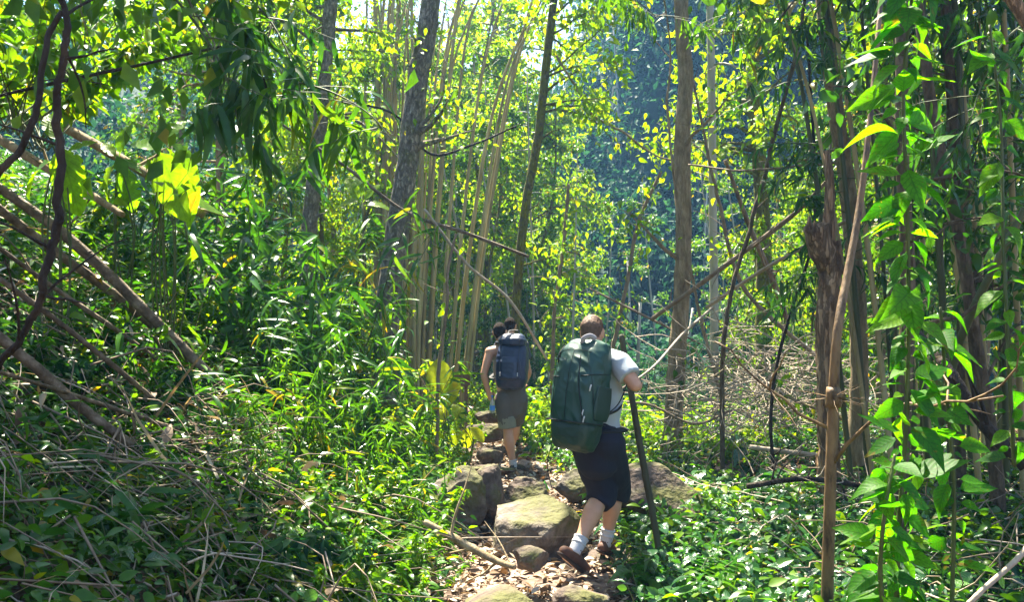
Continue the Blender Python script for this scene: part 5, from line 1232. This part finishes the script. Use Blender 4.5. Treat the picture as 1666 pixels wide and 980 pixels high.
class Person:
    """joints are world points; everything is stored relative to the root"""
    def __init__(s, name, label, J, fwd, scale=1.0, voxel=0.008):
        s.J = {k: np.array(v) for k, v in J.items()}
        s.f = unit(np.array([fwd[0], fwd[1], 0.0])[None])[0]; s.r = np.array([s.f[1], -s.f[0], 0.0])
        pel = (s.J['hipL'] + s.J['hipR']) / 2
        s.base = np.array([pel[0], pel[1], g(pel[0], pel[1])])
        s.root = empty(name, s.base, label, 'person')
        s.k = scale; s.vox = voxel
        for k in s.J: s.J[k] = s.J[k] - s.base
        s.pel = pel - s.base
    def body(s, hands=True):
        J, k = s.J, s.k
        mb = MB()
        f, r = s.f, s.r; up = np.array([0, 0, 1.0])
        neck = J['neck']; head = J['head']; sh = (J['shL'] + J['shR']) / 2
        # torso and head
        loft(mb, [s.pel - up * 0.03, s.pel * 0.72 + sh * 0.28, s.pel * 0.4 + sh * 0.6, sh - up * 0.02], [0.135 * k, 0.130 * k, 0.155 * k, 0.145 * k], flat=[0.66, 0.66, 0.66, 0.60], flatdir=-f)
        loft(mb, [J['shL'], sh + up * 0.025, J['shR']], [0.062 * k, 0.075 * k, 0.062 * k], flatdir=-f)
        loft(mb, [sh + up * 0.0, neck, head - up * 0.04], [0.075 * k, 0.056 * k, 0.058 * k], flatdir=-f)
        loft(mb, [head - up * 0.055 + f * 0.022, head, head + up * 0.040 - f * 0.008], [0.058 * k, 0.075 * k, 0.072 * k], flat=1.18, flatdir=-f)
        fc = head + f * 0.088 * k
        loft(mb, [fc + up * 0.012, fc - up * 0.022 + f * 0.02], [0.010 * k, 0.016 * k])
        loft(mb, [head - up * 0.088 + f * 0.05, head - up * 0.095 + f * 0.075], [0.032 * k, 0.026 * k])
        for sg in (-1, 1):
            e = head + r * sg * 0.082 * k - up * 0.014
            loft(mb, [e - up * 0.022 - f * 0.004, e + f * -0.008, e + up * 0.024 - f * 0.006], [0.010 * k, 0.013 * k, 0.015 * k], flat=0.6, flatdir=r)
        # arms and legs
        for S in 'LR':
            a, b, c = J['sh' + S], J['el' + S], J['wr' + S]
            loft(mb, [a, a * 0.55 + b * 0.45, b], [0.056 * k, 0.052 * k, 0.041 * k])
            loft(mb, [b, b * 0.68 + c * 0.32, c], [0.041 * k, 0.044 * k, 0.028 * k])
            h, kn, an = J['hip' + S], J['kn' + S], J['an' + S]
            loft(mb, [h, h * 0.5 + kn * 0.5, kn], [0.080 * k, 0.070 * k, 0.054 * k])
            ax = unit((an - kn)[None])[0]
            cal = kn * 0.66 + an * 0.34 - s.f * 0.018
            loft(mb, [kn, cal, kn * 0.3 + an * 0.7, an], [0.057 * k, 0.067 * k, 0.044 * k, 0.035 * k])
            loft(mb, [J['he' + S] * 0.7 + an * 0.3, J['to' + S] * 0.8 + an * 0.2], [0.036 * k, 0.03 * k])
            if hands: s.hand(mb, S)
        return fuse(mb, 'body', M['skin'], s.root, s.vox, 4)
    def hand(s, mb, S):
        J, k = s.J, s.k
        w, t = J['wr' + S], J['hand' + S]
        d = unit((t - w)[None])[0]
        pn = unit(J.get('palm' + S, s.f)[None])[0] if ('palm' + S) in J else s.f
        pn = unit((pn - np.dot(pn, d) * d)[None])[0]        # palm side
        sd = np.cross(d, pn)                                  # across the knuckles
        if S == 'L': sd = -sd
        pl = 0.085 * k
        loft(mb, [w, w + d * pl * 0.55, w + d * pl], [0.026 * k, 0.036 * k, 0.037 * k], flat=0.45, flatdir=pn)
        curl = J['curl' + S][0] if ('curl' + S) in J else 0.6
        for i, (ln, o) in enumerate(((0.072, -0.030), (0.080, -0.010), (0.076, 0.010), (0.060, 0.029))):
            q = w + d * pl * 0.96 + sd * o * k; pts = [q]; ang = 0
            for seg_, fr in enumerate((0.42, 0.32, 0.26)):
                ang += curl * (0.9 + 0.12 * i)
                pts.append(pts[-1] + (d * math.cos(ang) + pn * math.sin(ang)) * ln * fr * k * 1.1)
            loft(mb, pts, [0.0098 * k, 0.009 * k, 0.0085 * k, 0.0072 * k], seg=10, sub=3)
        q = w + d * pl * 0.3 - sd * 0.028 * k
        p2 = q + (d * 0.6 - sd * 0.65 + pn * 0.35 * (0.4 + curl)) * 0.040 * k; p3 = p2 + (d * 0.75 - sd * 0.1 + pn * 0.5 * (0.4 + curl)) * 0.034 * k
        loft(mb, [q, p2, p3], [0.0135 * k, 0.011 * k, 0.009 * k], seg=10, sub=3)
    def hair(s, mat, ln=1.0):
        J, k = s.J, s.k; up = np.array([0, 0, 1.0]); f = s.f; head = J['head']
        mb = MB()
        loft(mb, [head + up * 0.004 - f * 0.026, head + up * 0.026 - f * 0.018, head + up * 0.044 - f * 0.006], [0.072 * k * ln, 0.080 * k * ln, 0.075 * k * ln], flat=1.10, flatdir=-f)
        loft(mb, [head - up * 0.044 - f * 0.046, head + up * 0.005 - f * 0.044], [0.042 * k, 0.058 * k], flat=0.8, flatdir=-f)
        o = fuse(mb, 'hair', mat, s.root, 0.006, 2, wrinkle=0.0025, wscale=60)
        me = o.data; nv = len(me.vertices); co = np.empty(nv * 3, np.float32); me.vertices.foreach_get('co', co); no = np.empty(nv * 3, np.float32); me.vertex_normals.foreach_get('vector', no)
        pick = rng.integers(0, nv, 2600 if s is not None and mat is M['hair_brown'] else 900); co = co.reshape(-1, 3)[pick]; no = no.reshape(-1, 3)[pick]
        mf = MB(); leaves(mf, GRASS, co - no * 0.002, no * 0.7 + rng.normal(0, 0.35, no.shape) + np.array([0, 0, -0.5]), no + rng.normal(0, 0.3, no.shape), rng.uniform(0.006, 0.013, len(co)) * ln, wid=6.0)
        mf.obj('hair_strands', mat, o)
        return o
    def eyes(s):
        for sg in (-1, 1):
            mb = MB(); c = s.J['head'] + s.f * 0.083 * s.k + s.r * sg * 0.032 * s.k
            loft(mb, [c - s.f * 0.004, c + s.f * 0.004], [0.010, 0.010], seg=10); mb.obj('eye', M['eye'], s.root)
    def shirt(s, mat, sleeve=0.62, hem=0.0, tank=False):
        J, k = s.J, s.k; f = s.f; up = np.array([0, 0, 1.0])
        mb = MB(); sh = (J['shL'] + J['shR']) / 2; e = 0.016
        loft(mb, [s.pel - up * hem, s.pel * 0.72 + sh * 0.28, s.pel * 0.4 + sh * 0.6, sh - up * 0.02], [0.150 * k + e * .4, 0.156 * k + e * .4, 0.170 * k + e, 0.150 * k + e], flat=[0.74, 0.72, 0.72, 0.66], flatdir=-f)
        if not tank:
            loft(mb, [J['shL'], sh + up * 0.02, J['shR']], [0.062 * k + e, 0.074 * k + e, 0.062 * k + e], flatdir=-f)
            loft(mb, [sh, J['neck'] - up * 0.022 * k], [0.085 * k, 0.066 * k], flatdir=-f, ends=False)
            for S in 'LR':
                a, b = J['sh' + S], J['el' + S]
                loft(mb, [a, a * (1 - sleeve * 0.5) + b * sleeve * 0.5, a * (1 - sleeve) + b * sleeve], [0.062 * k + e, 0.062 * k + e, 0.060 * k + e], ends=False)
        else:
            for sg, S in ((-1, 'L'), (1, 'R')):
                q = sh + s.r * sg * 0.075
                loft(mb, [q - up * 0.12, q + up * 0.045, q + up * 0.02 + f * 0.06], [0.06, 0.05, 0.04], flat=0.9, flatdir=-f)
        return fuse(mb, 'shirt', mat, s.root, s.vox, 3, wrinkle=0.006, wscale=8)
    def shorts(s, mat, frac, hemr=0.10, name='shorts', hip=0.175, lo=None):
        J, k = s.J, s.k; up = np.array([0, 0, 1.0]); f = s.f
        mb = MB()
        loft(mb, [s.pel - up * 0.10, s.pel - up * 0.02, s.pel + up * 0.085], [0.150 * k, hip * k, hip * 0.95 * k], flat=0.80, flatdir=-f)
        for S in 'LR':
            h, kn, an = J['hip' + S], J['kn' + S], J['an' + S]
            fr = frac[S] if isinstance(frac, dict) else frac
            e = h * (1 - fr) + kn * fr if fr <= 1 else kn + (an - kn) * (fr - 1)
            mid = h * 0.5 + kn * 0.5
            t_ = h + up * 0.06
            pts = [t_, h, mid, e] if fr <= 1 else [t_, h, mid, kn, e]
            rad = [0.100 * k, 0.120 * k, 0.112 * k, hemr * k] if fr <= 1 else [0.098 * k, 0.118 * k, 0.112 * k, 0.104 * k, hemr * k]
            loft(mb, pts, rad, flat=1.0, ends=False)
        return fuse(mb, name, mat, s.root, s.vox, 3, wrinkle=0.007, wscale=7, seed=3.0)
    def shoe(s, S, mat, solemat, sockmat=None, sock=0.12, high=0.0):
        J, k = s.J, s.k; an, he, to = J['an' + S], J['he' + S], J['to' + S]
        ax = unit((J['kn' + S] - an)[None])[0]
        d = unit((to - he)[None])[0]
        nrm = unit((an - he - np.dot(an - he, d) * d)[None])[0]
        mb = MB()
        loft(mb, [he + nrm * 0.035, he * 0.6 + to * 0.4 + nrm * 0.042, he * 0.25 + to * 0.75 + nrm * 0.028, to + nrm * 0.018 - d * 0.03], [0.040 * k, 0.046 * k, 0.049 * k, 0.036 * k], flat=[1.0, 0.95, 0.75, 0.6], flatdir=nrm)
        loft(mb, [he * 0.72 + to * 0.28 + nrm * 0.04, an + ax * (0.0 + high)], [0.046 * k, 0.047 * k], flatdir=d)
        sh = fuse(mb, 'shoe', mat, s.root, 0.006, 3)
        ms = MB(); loft(ms, [he + nrm * 0.008 + d * 0.0, he * 0.6 + to * 0.4 + nrm * 0.006, he * 0.25 + to * 0.75 + nrm * 0.006, to + nrm * 0.008 - d * 0.03], [0.042 * k, 0.045 * k, 0.052 * k, 0.042 * k], flat=0.34, flatdir=nrm)
        ms.obj('sole', solemat, sh)
        if sockmat:
            mk = MB(); loft(mk, [an - ax * 0.02, an + ax * sock * 0.5, an + ax * sock], [0.045 * k, 0.047 * k, 0.050 * k], ends=False)
            tube(mk, np.array([an + ax * (sock - 0.012), an + ax * sock, an + ax * (sock + 0.006)]), [0.049 * k, 0.054 * k, 0.050 * k], 14)
            tube(mk, np.array([an + ax * (sock - 0.05), an + ax * (sock - 0.04), an + ax * (sock - 0.03)]), [0.048 * k, 0.052 * k, 0.049 * k], 14)
            mk.obj('sock', sockmat, s.root)

# near walker
J = dict(head=P(964, 541, 6.02), neck=P(966, 563, 5.97), shL=P(930, 588, 6.08), shR=P(1008, 592, 5.80), elL=P(912, 650, 6.22), wrL=P(926, 662, 6.42), handL=P(936, 656, 6.5),
         elR=P(1035, 628, 5.70), wrR=P(1022, 618, 5.96), handR=P(1021, 606, 6.06), hipL=P(956, 722, 5.98), hipR=P(988, 722, 5.86), knL=P(980, 803, 6.08), anL=P(936, 897, 5.86), heL=P(914, 906, 5.80), toL=P(962, 944, 5.95),
         knR=P(1003, 797, 6.30), anR=P(985, 884, 6.30), heR=P(978, 900, 6.26), toR=P(1000, 904, 6.52))
h1 = Person('person', 'walker in grey t-shirt and dark knee length shorts gripping a walking stick', J, (0.45, 0.89), 1.0, 0.0085)
h1.J['curlR'] = np.array([1.25, 0, 0]); h1.J['palmR'] = np.array([-1.0, 0.2, 0])
h1.body(); h1.hair(M['hair_brown']); h1.eyes(); h1.shirt(M['shirt_grey'], 0.60, hem=-0.01)
h1.shorts(M['shorts_navy'], dict(L=1.2, R=1.2), 0.088, hip=0.172)
h1.shoe('L', M['boot'], M['sole'], M['sock'], 0.095, 0.015); h1.shoe('R', M['boot'], M['sole'], M['sock'], 0.095, 0.015)
# far walker
D2 = 10.3
J = dict(head=P(813, 541, 10.42), neck=P(818, 556, 10.36), shL=P(797, 573, 10.28), shR=P(850, 573, 10.42), elL=P(787, 609, 10.2), wrL=P(794, 637, 10.22), handL=P(799, 650, 10.22), elR=P(860, 606, 10.55), wrR=P(853, 625, 10.75), handR=P(850, 630, 10.85),
         hipL=P(821, 650, 10.3), hipR=P(843, 650, 10.36), knL=P(826, 700, 10.30), anL=P(835, 758, 10.26), heL=P(832, 770, 10.2), toL=P(842, 770, 10.45), knR=P(840, 688, 10.78), anR=P(831, 734, 10.85), heR=P(830, 742, 10.8), toR=P(834, 742, 11.05))
h2 = Person('person', 'walker in grey brown shorts with bare arms carrying a navy backpack', J, (0.18, 0.98), 0.97, 0.009)
h2.body(); h2.hair(M['hair_black']); h2.eyes(); h2.shirt(M['shirt_olive'], hem=-0.06, tank=True)
h2.shorts(M['shorts_grey'], dict(L=0.93, R=0.9), 0.098)
mb = MB()
a, b = h2.J['hipL'], h2.J['knL']; loft(mb, [a * 0.45 + b * 0.55, a * 0.07 + b * 0.93], [0.107, 0.104], ends=False)
mb.obj('shorts_hem', M['hem_grey'], h2.root)
h2.shoe('L', M['boot_black'], M['sole'], M['sock'], 0.06); h2.shoe('R', M['boot_black'], M['sole'], M['sock'], 0.06)
# walker ahead of them, hidden but for the head
J = dict(head=P(830, 531, 11.7), neck=P(831, 546, 11.65), shL=P(812, 563, 11.62), shR=P(852, 563, 11.68), elL=P(808, 600, 11.6), wrL=P(812, 625, 11.8), handL=P(814, 634, 11.86), elR=P(858, 600, 11.7), wrR=P(850, 622, 11.9), handR=P(848, 630, 11.98),
         hipL=P(823, 634, 11.7), hipR=P(841, 634, 11.72), knL=P(824, 678, 11.85), anL=P(826, 728, 11.75), heL=P(825, 739, 11.7), toL=P(829, 739, 11.95), knR=P(841, 678, 12.0), anR=P(840, 718, 12.1), heR=P(839, 727, 12.05), toR=P(843, 727, 12.3))
h3 = Person('person', 'dark haired walker whose head shows just past the far walker\'s head', J, (0.1, 1), 0.97, 0.011)
h3.body(); h3.hair(M['hair_black']); h3.eyes(); h3.shirt(M['shirt_dark'])
h3.shorts(M['shorts_navy'], 0.9, 0.10); h3.shoe('L', M['boot_black'], M['sole']); h3.shoe('R', M['boot_black'], M['sole'])

# ------------------------------------------------------------------ packs, stick and bottle
def pack_shape(prof, seg=28, power=3.2):
    """rounded-box loft: prof rows are (z, half width, half depth, centre x, centre y)"""
    mb = MB(); a = np.linspace(0, 2 * math.pi, seg, endpoint=False)
    ca, sa = np.cos(a), np.sin(a)
    sx = np.sign(ca) * np.abs(ca) ** (2 / power); sy = np.sign(sa) * np.abs(sa) ** (2 / power)
    pr = np.array(prof, float); n = 40
    zz = np.linspace(0, len(pr) - 1, n); Q = np.stack([np.interp(zz, np.arange(len(pr)), pr[:, c]) for c in range(5)], -1)
    V = np.concatenate([np.stack([q[3] + q[1] * sx, q[4] + q[2] * sy, np.full(seg, q[0])], -1) for q in Q])
    i = np.arange(n - 1)[:, None]; j = np.arange(seg)[None]; j2 = (j + 1) % seg
    A = i * seg + j; B = i * seg + j2; C = (i + 1) * seg + j2; D = (i + 1) * seg + j
    F = np.concatenate([np.stack([A, B, C], -1).reshape(-1, 3), np.stack([A, C, D], -1).reshape(-1, 3)])
    k0 = len(V); V = np.vstack([V, [[Q[0][3], Q[0][4], Q[0][0]], [Q[-1][3], Q[-1][4], Q[-1][0]]]]); jj = np.arange(seg); j3 = (jj + 1) % seg
    F = np.vstack([F, np.stack([np.full(seg, k0), j3, jj], -1), np.stack([np.full(seg, k0 + 1), (n - 1) * seg + jj, (n - 1) * seg + j3], -1)])
    mb.add(V, F); return mb

def ribbon(name, pts, w, mat, parent, n=24, thick=0.25):
    mb = MB(); tube(mb, curve(pts, n), w, 8, flat=thick); return mb.obj(name, mat, parent)

# local frame of a pack: +y points to the wearer's back panel, -y outward, z up
def pack_root(name, label, loc, yaw, tilt, roll):
    o = empty(name, loc, label, 'backpack'); o.rotation_euler = (tilt, roll, yaw); return o
b1 = pack_root('backpack', 'large dark green travel backpack on the near walker\'s back', P(934, 733, 5.68), R(-34), R(-9), R(3)); b1.scale = (0.85, 0.88, 1.0)
main = pack_shape([(0.165, 0.175, 0.125, 0, 0), (0.172, 0.188, 0.142, 0, -0.012), (0.26, 0.198, 0.150, 0, -0.015), (0.42, 0.202, 0.155, 0, -0.012), (0.56, 0.198, 0.145, 0, 0), (0.64, 0.185, 0.125, 0, 0.012), (0.695, 0.155, 0.09, 0.01, 0.03), (0.715, 0.10, 0.05, 0.015, 0.04)])
mo = fuse(main, 'main_bag', M['nylon_green'], b1, 0.007, 2, wrinkle=0.010, wscale=9)
low = pack_shape([(0.0, 0.09, 0.06, 0, 0.01), (0.012, 0.135, 0.095, 0, 0), (0.04, 0.160, 0.118, 0, -0.006), (0.08, 0.174, 0.130, 0, -0.010), (0.14, 0.184, 0.140, 0, -0.012), (0.168, 0.184, 0.138, 0, -0.012)])
fuse(low, 'lower_compartment', M['nylon_green_dark'], b1, 0.007, 2, wrinkle=0.010, wscale=9, seed=5)
panel = pack_shape([(0.20, 0.014, 0.09, 0.190, 0), (0.25, 0.022, 0.115, 0.192, 0), (0.36, 0.020, 0.115, 0.194, 0.0), (0.42, 0.012, 0.105, 0.196, 0.0)])
fuse(panel, 'side_pocket', M['nylon_green_dark'], b1, 0.007, 2)
ribbon('compression_strap', [(-0.205, 0.05, 0.178), (-0.19, -0.12, 0.178), (0, -0.175, 0.176), (0.19, -0.12, 0.178), (0.205, 0.05, 0.178)], 0.013, M['strap'], b1, 40)
ribbon('compression_strap', [(0.05, -0.155, 0.60), (0.075, -0.178, 0.42), (0.12, -0.165, 0.24), (0.13, -0.160, 0.19)], 0.008, M['strap'], b1, 30)
ribbon('compression_strap', [(0.10, -0.14, 0.60), (0.16, -0.135, 0.45), (0.185, -0.12, 0.30)], 0.005, M['strap'], b1, 30)
ribbon('zip', [(-0.17, -0.10, 0.60), (-0.08, -0.152, 0.625), (0.06, -0.145, 0.635), (0.16, -0.08, 0.60), (0.20, -0.05, 0.45)], 0.005, M['strap'], b1, 30)
for sx in (-0.12, -0.02):      # seams and webbing on the front panel
    ribbon('seam', [(sx, -0.135, 0.63), (sx * 1.1, -0.172, 0.50), (sx * 1.1, -0.176, 0.34), (sx, -0.166, 0.20)], 0.0035, M['strap'], b1, 30)
ribbon('seam', [(-0.195, -0.06, 0.20), (-0.215, -0.05, 0.36), (-0.21, -0.05, 0.52), (-0.18, -0.05, 0.63)], 0.004, M['strap'], b1, 30)
ribbon('seam', [(-0.17, -0.10, 0.09), (0, -0.165, 0.085), (0.17, -0.10, 0.09)], 0.004, M['strap'], b1, 30)
ribbon('compression_strap', [(-0.205, 0.02, 0.46), (-0.185, -0.125, 0.455), (-0.10, -0.172, 0.45)], 0.008, M['strap'], b1, 24)
ribbon('compression_strap', [(0.205, 0.02, 0.50), (0.185, -0.12, 0.49), (0.08, -0.172, 0.47)], 0.008, M['strap'], b1, 24)
ribbon('compression_strap', [(-0.12, -0.12, 0.655), (-0.13, -0.165, 0.60), (-0.125, -0.172, 0.54)], 0.007, M['strap'], b1, 20)
ribbon('haul_handle', [(0.00, -0.07, 0.685), (0.02, -0.09, 0.715), (0.06, -0.07, 0.735), (0.085, -0.03, 0.722)], 0.019, M['handle_grey'], b1, 20, 0.4)
ribbon('back_panel', [(0.0, 0.15, 0.2), (0.0, 0.16, 0.45), (0.0, 0.14, 0.68)], 0.15, M['strap'], b1, 20, 0.16)
for x, z in ((0.16, 0.40), (0.135, 0.20), (0.12, 0.24)):
    ribbon('buckle', [(x, -0.155, z - 0.02), (x + 0.004, -0.158, z), (x + 0.008, -0.155, z + 0.02)], 0.008, M['buckle'], b1, 6, 0.5)
ribbon('buckle', [(-0.2, -0.1, 0.178), (-0.185, -0.125, 0.178), (-0.17, -0.14, 0.178)], 0.018, M['strap'], b1, 6, 0.4)
def body_straps(pk, who, z_top, z_low, half, w=0.024):
    iv = np.array(Matrix.LocRotScale(pk.location, pk.rotation_euler, pk.scale).inverted()); up = np.array([0, 0, 1.0])
    sh = (who.J['shL'] + who.J['shR']) / 2; f, r = who.f, who.r
    for sg, S in ((-1, 'L'), (1, 'R')):
        q = sh * 0.45 + who.J['sh' + S] * 0.55
        tot = [q + up * 0.105 - f * 0.02, q + up * 0.06 + f * 0.10, q - up * 0.10 + f * 0.135, q - up * 0.24 + r * sg * 0.035 + f * 0.09, q - up * 0.30 + r * sg * 0.075 - f * 0.01]
        tot = [(t + who.base) @ iv[:3, :3].T + iv[:3, 3] for t in tot]
        pts = [(sg * half * 0.6, 0.12, z_top)] + [tuple(t) for t in tot] + [(sg * half, 0.08, z_low)]
        ribbon('shoulder_strap', pts, w, M['strap'], pk, 44, 0.3)
body_straps(b1, h1, 0.66, 0.24, 0.17)
ribbon('loose_strap', [(0.18, 0.10, 0.25), (0.235, 0.17, 0.33), (0.25, 0.24, 0.47), (0.22, 0.28, 0.55)], 0.009, M['strap'], b1, 24, 0.35)
ribbon('loose_strap', [(-0.20, 0.06, 0.55), (-0.26, 0.08, 0.42), (-0.24, 0.06, 0.25), (-0.19, 0.05, 0.18)], 0.007, M['strap'], b1, 24, 0.35)
ribbon('loose_strap', [(-0.14, -0.1, 0.03), (-0.15, -0.11, -0.10), (-0.13, -0.1, -0.18), (-0.08, -0.12, -0.25)], 0.006, M['strap'], b1, 24, 0.35)
# hip belt wraps the walker's waist
hb = MB(); pel = h1.pel + h1.base; wz = np.array([0, 0, 0.10])
inv = np.array((Matrix.LocRotScale(b1.location, b1.rotation_euler, b1.scale)).inverted())
ang = np.linspace(0, 2 * math.pi, 40)
ringp = np.array([pel + wz + h1.r * math.cos(t) * 0.168 + h1.f * math.sin(t) * 0.130 for t in ang])
ringp = ringp @ inv[:3, :3].T + inv[:3, 3]
tube(hb, ringp, 0.055, 10, flat=0.26, cap=False); hb.obj('hip_belt', M['strap'], b1)

b2 = pack_root('backpack', 'dark navy backpack on the far walker\'s back', P(832, 634, 10.08), R(-12), R(-6), R(1))
main = pack_shape([(0.0, 0.11, 0.07, 0, 0.02), (0.02, 0.15, 0.10, 0, 0), (0.10, 0.178, 0.13, 0, -0.01), (0.28, 0.182, 0.135, 0, -0.01), (0.44, 0.172, 0.12, 0, 0), (0.50, 0.15, 0.10, 0, 0.01)])
fuse(main, 'main_bag', M['nylon_navy'], b2, 0.009, 3, wrinkle=0.008, wscale=9)
lid = pack_shape([(0.48, 0.12, 0.08, 0, 0), (0.50, 0.155, 0.12, 0, -0.01), (0.56, 0.158, 0.125, 0, -0.012), (0.61, 0.13, 0.10, 0, 0), (0.635, 0.08, 0.06, 0, 0.01)])
fuse(lid, 'lid', M['nylon_navy'], b2, 0.009, 3, wrinkle=0.008, wscale=9, seed=4)
fr = pack_shape([(0.10, 0.10, 0.05, 0, -0.11), (0.12, 0.125, 0.06, 0, -0.12), (0.3, 0.12, 0.055, 0, -0.12), (0.36, 0.09, 0.04, 0, -0.11)])
fuse(fr, 'front_pocket', M['nylon_navy'], b2, 0.008, 3, wrinkle=0.006, wscale=9, seed=8)
for sx in (-0.1, 0.1):
    ribbon('compression_strap', [(sx, -0.13, 0.56), (sx * 1.05, -0.165, 0.40), (sx, -0.178, 0.25), (sx * 0.9, -0.16, 0.12)], 0.008, M['strap'], b2, 24)
    ribbon('buckle', [(sx, -0.178, 0.14), (sx, -0.18, 0.16), (sx, -0.178, 0.18)], 0.010, M['buckle'], b2, 6, 0.5)
body_straps(b2, h2, 0.50, 0.12, 0.14)
ribbon('haul_handle', [(-0.06, -0.02, 0.63), (-0.05, 0.03, 0.675), (0.05, 0.03, 0.675), (0.06, -0.02, 0.63)], 0.010, M['strap'], b2, 20, 0.5)
ribbon('loose_strap', [(-0.18, 0.02, 0.20), (-0.22, 0.0, 0.05), (-0.20, -0.02, -0.10)], 0.008, M['strap'], b2, 20, 0.35)
ribbon('back_panel', [(0.0, 0.11, 0.06), (0.0, 0.125, 0.3), (0.0, 0.11, 0.54)], 0.13, M['strap'], b2, 20, 0.16)

log('walking_stick', 'dark green wooden walking stick held by the near walker', [(1011, 545, 6.14), (1022, 612, 6.07), (1043, 735, 5.98), (1062, 838, 5.9), (1079, 936, 5.84)], [9, 10, 11, 11, 11], M['stick'], cat='walking stick', bumps=0.05)
bt = empty('water_bottle', P(801, 668, 10.2), 'clear water bottle with blue band in the far walker\'s hand', 'bottle')
mb = MB(); tube(mb, np.array([[0, 0, z] for z in (-0.03, -0.025, 0.06, 0.10, 0.125, 0.15)]), [0.026, 0.032, 0.032, 0.030, 0.013, 0.012], 16); mb.obj('bottle_body', M['bottle'], bt)
mb = MB(); tube(mb, np.array([[0, 0, z] for z in (0.15, 0.172)]), [0.0145, 0.0145], 14); mb.obj('cap', M['bottle_blue'], bt)
mb = MB(); tube(mb, np.array([[0, 0, z] for z in (0.0, 0.055)]), [0.0328, 0.0328], 16, cap=False); mb.obj('band', M['bottle_blue'], bt)
# little coloured wrapper standing on the trail
M['wrap_g'] = plain_mat('wrap_g', (0.10, 0.40, 0.06), 0.5); M['wrap_y'] = plain_mat('wrap_y', (0.65, 0.50, 0.05), 0.5)
x, y = PX(886, 8.9), 8.9; wr = empty('wrapper', (x, y, g(x, y) + 0.055), 'small triangular green and yellow wrapper lying on the trail', 'wrapper')
mb = MB(); tube(mb, np.array([[0, 0, 0.02], [0, 0, 0.11]]), [0.05, 0.004], 3); mb.obj('wrapper_top', M['wrap_g'], wr, smooth=False)
mb = MB(); tube(mb, np.array([[0, 0, 0.0], [0, 0, 0.0195]]), [0.062, 0.052], 3); mb.obj('wrapper_edge', M['wrap_y'], wr, smooth=False)
# ------------------------------------------------------------------ air
if True:
    m, nt, out = nodes_of('haze')
    pv = N(nt, 'ShaderNodeVolumePrincipled')
    pv.inputs['Color'].default_value = (0.24, 0.52, 1.0, 1)
    pv.inputs['Density'].default_value = 0.0011
    pv.inputs['Anisotropy'].default_value = 0.4
    nt.links.new(pv.outputs[0], out.inputs['Volume'])
    bm = bmesh.new(); bmesh.ops.create_cube(bm, size=1)
    me = bpy.data.meshes.new('haze'); bm.to_mesh(me); bm.free(); me.materials.append(m)
    hz = link('haze', me)
    hz.location = (0, 58, 26); hz.scale = (190, 146, 60)
    tag(hz, 'thin blue haze hanging in the forest air', 'haze', kind='stuff')
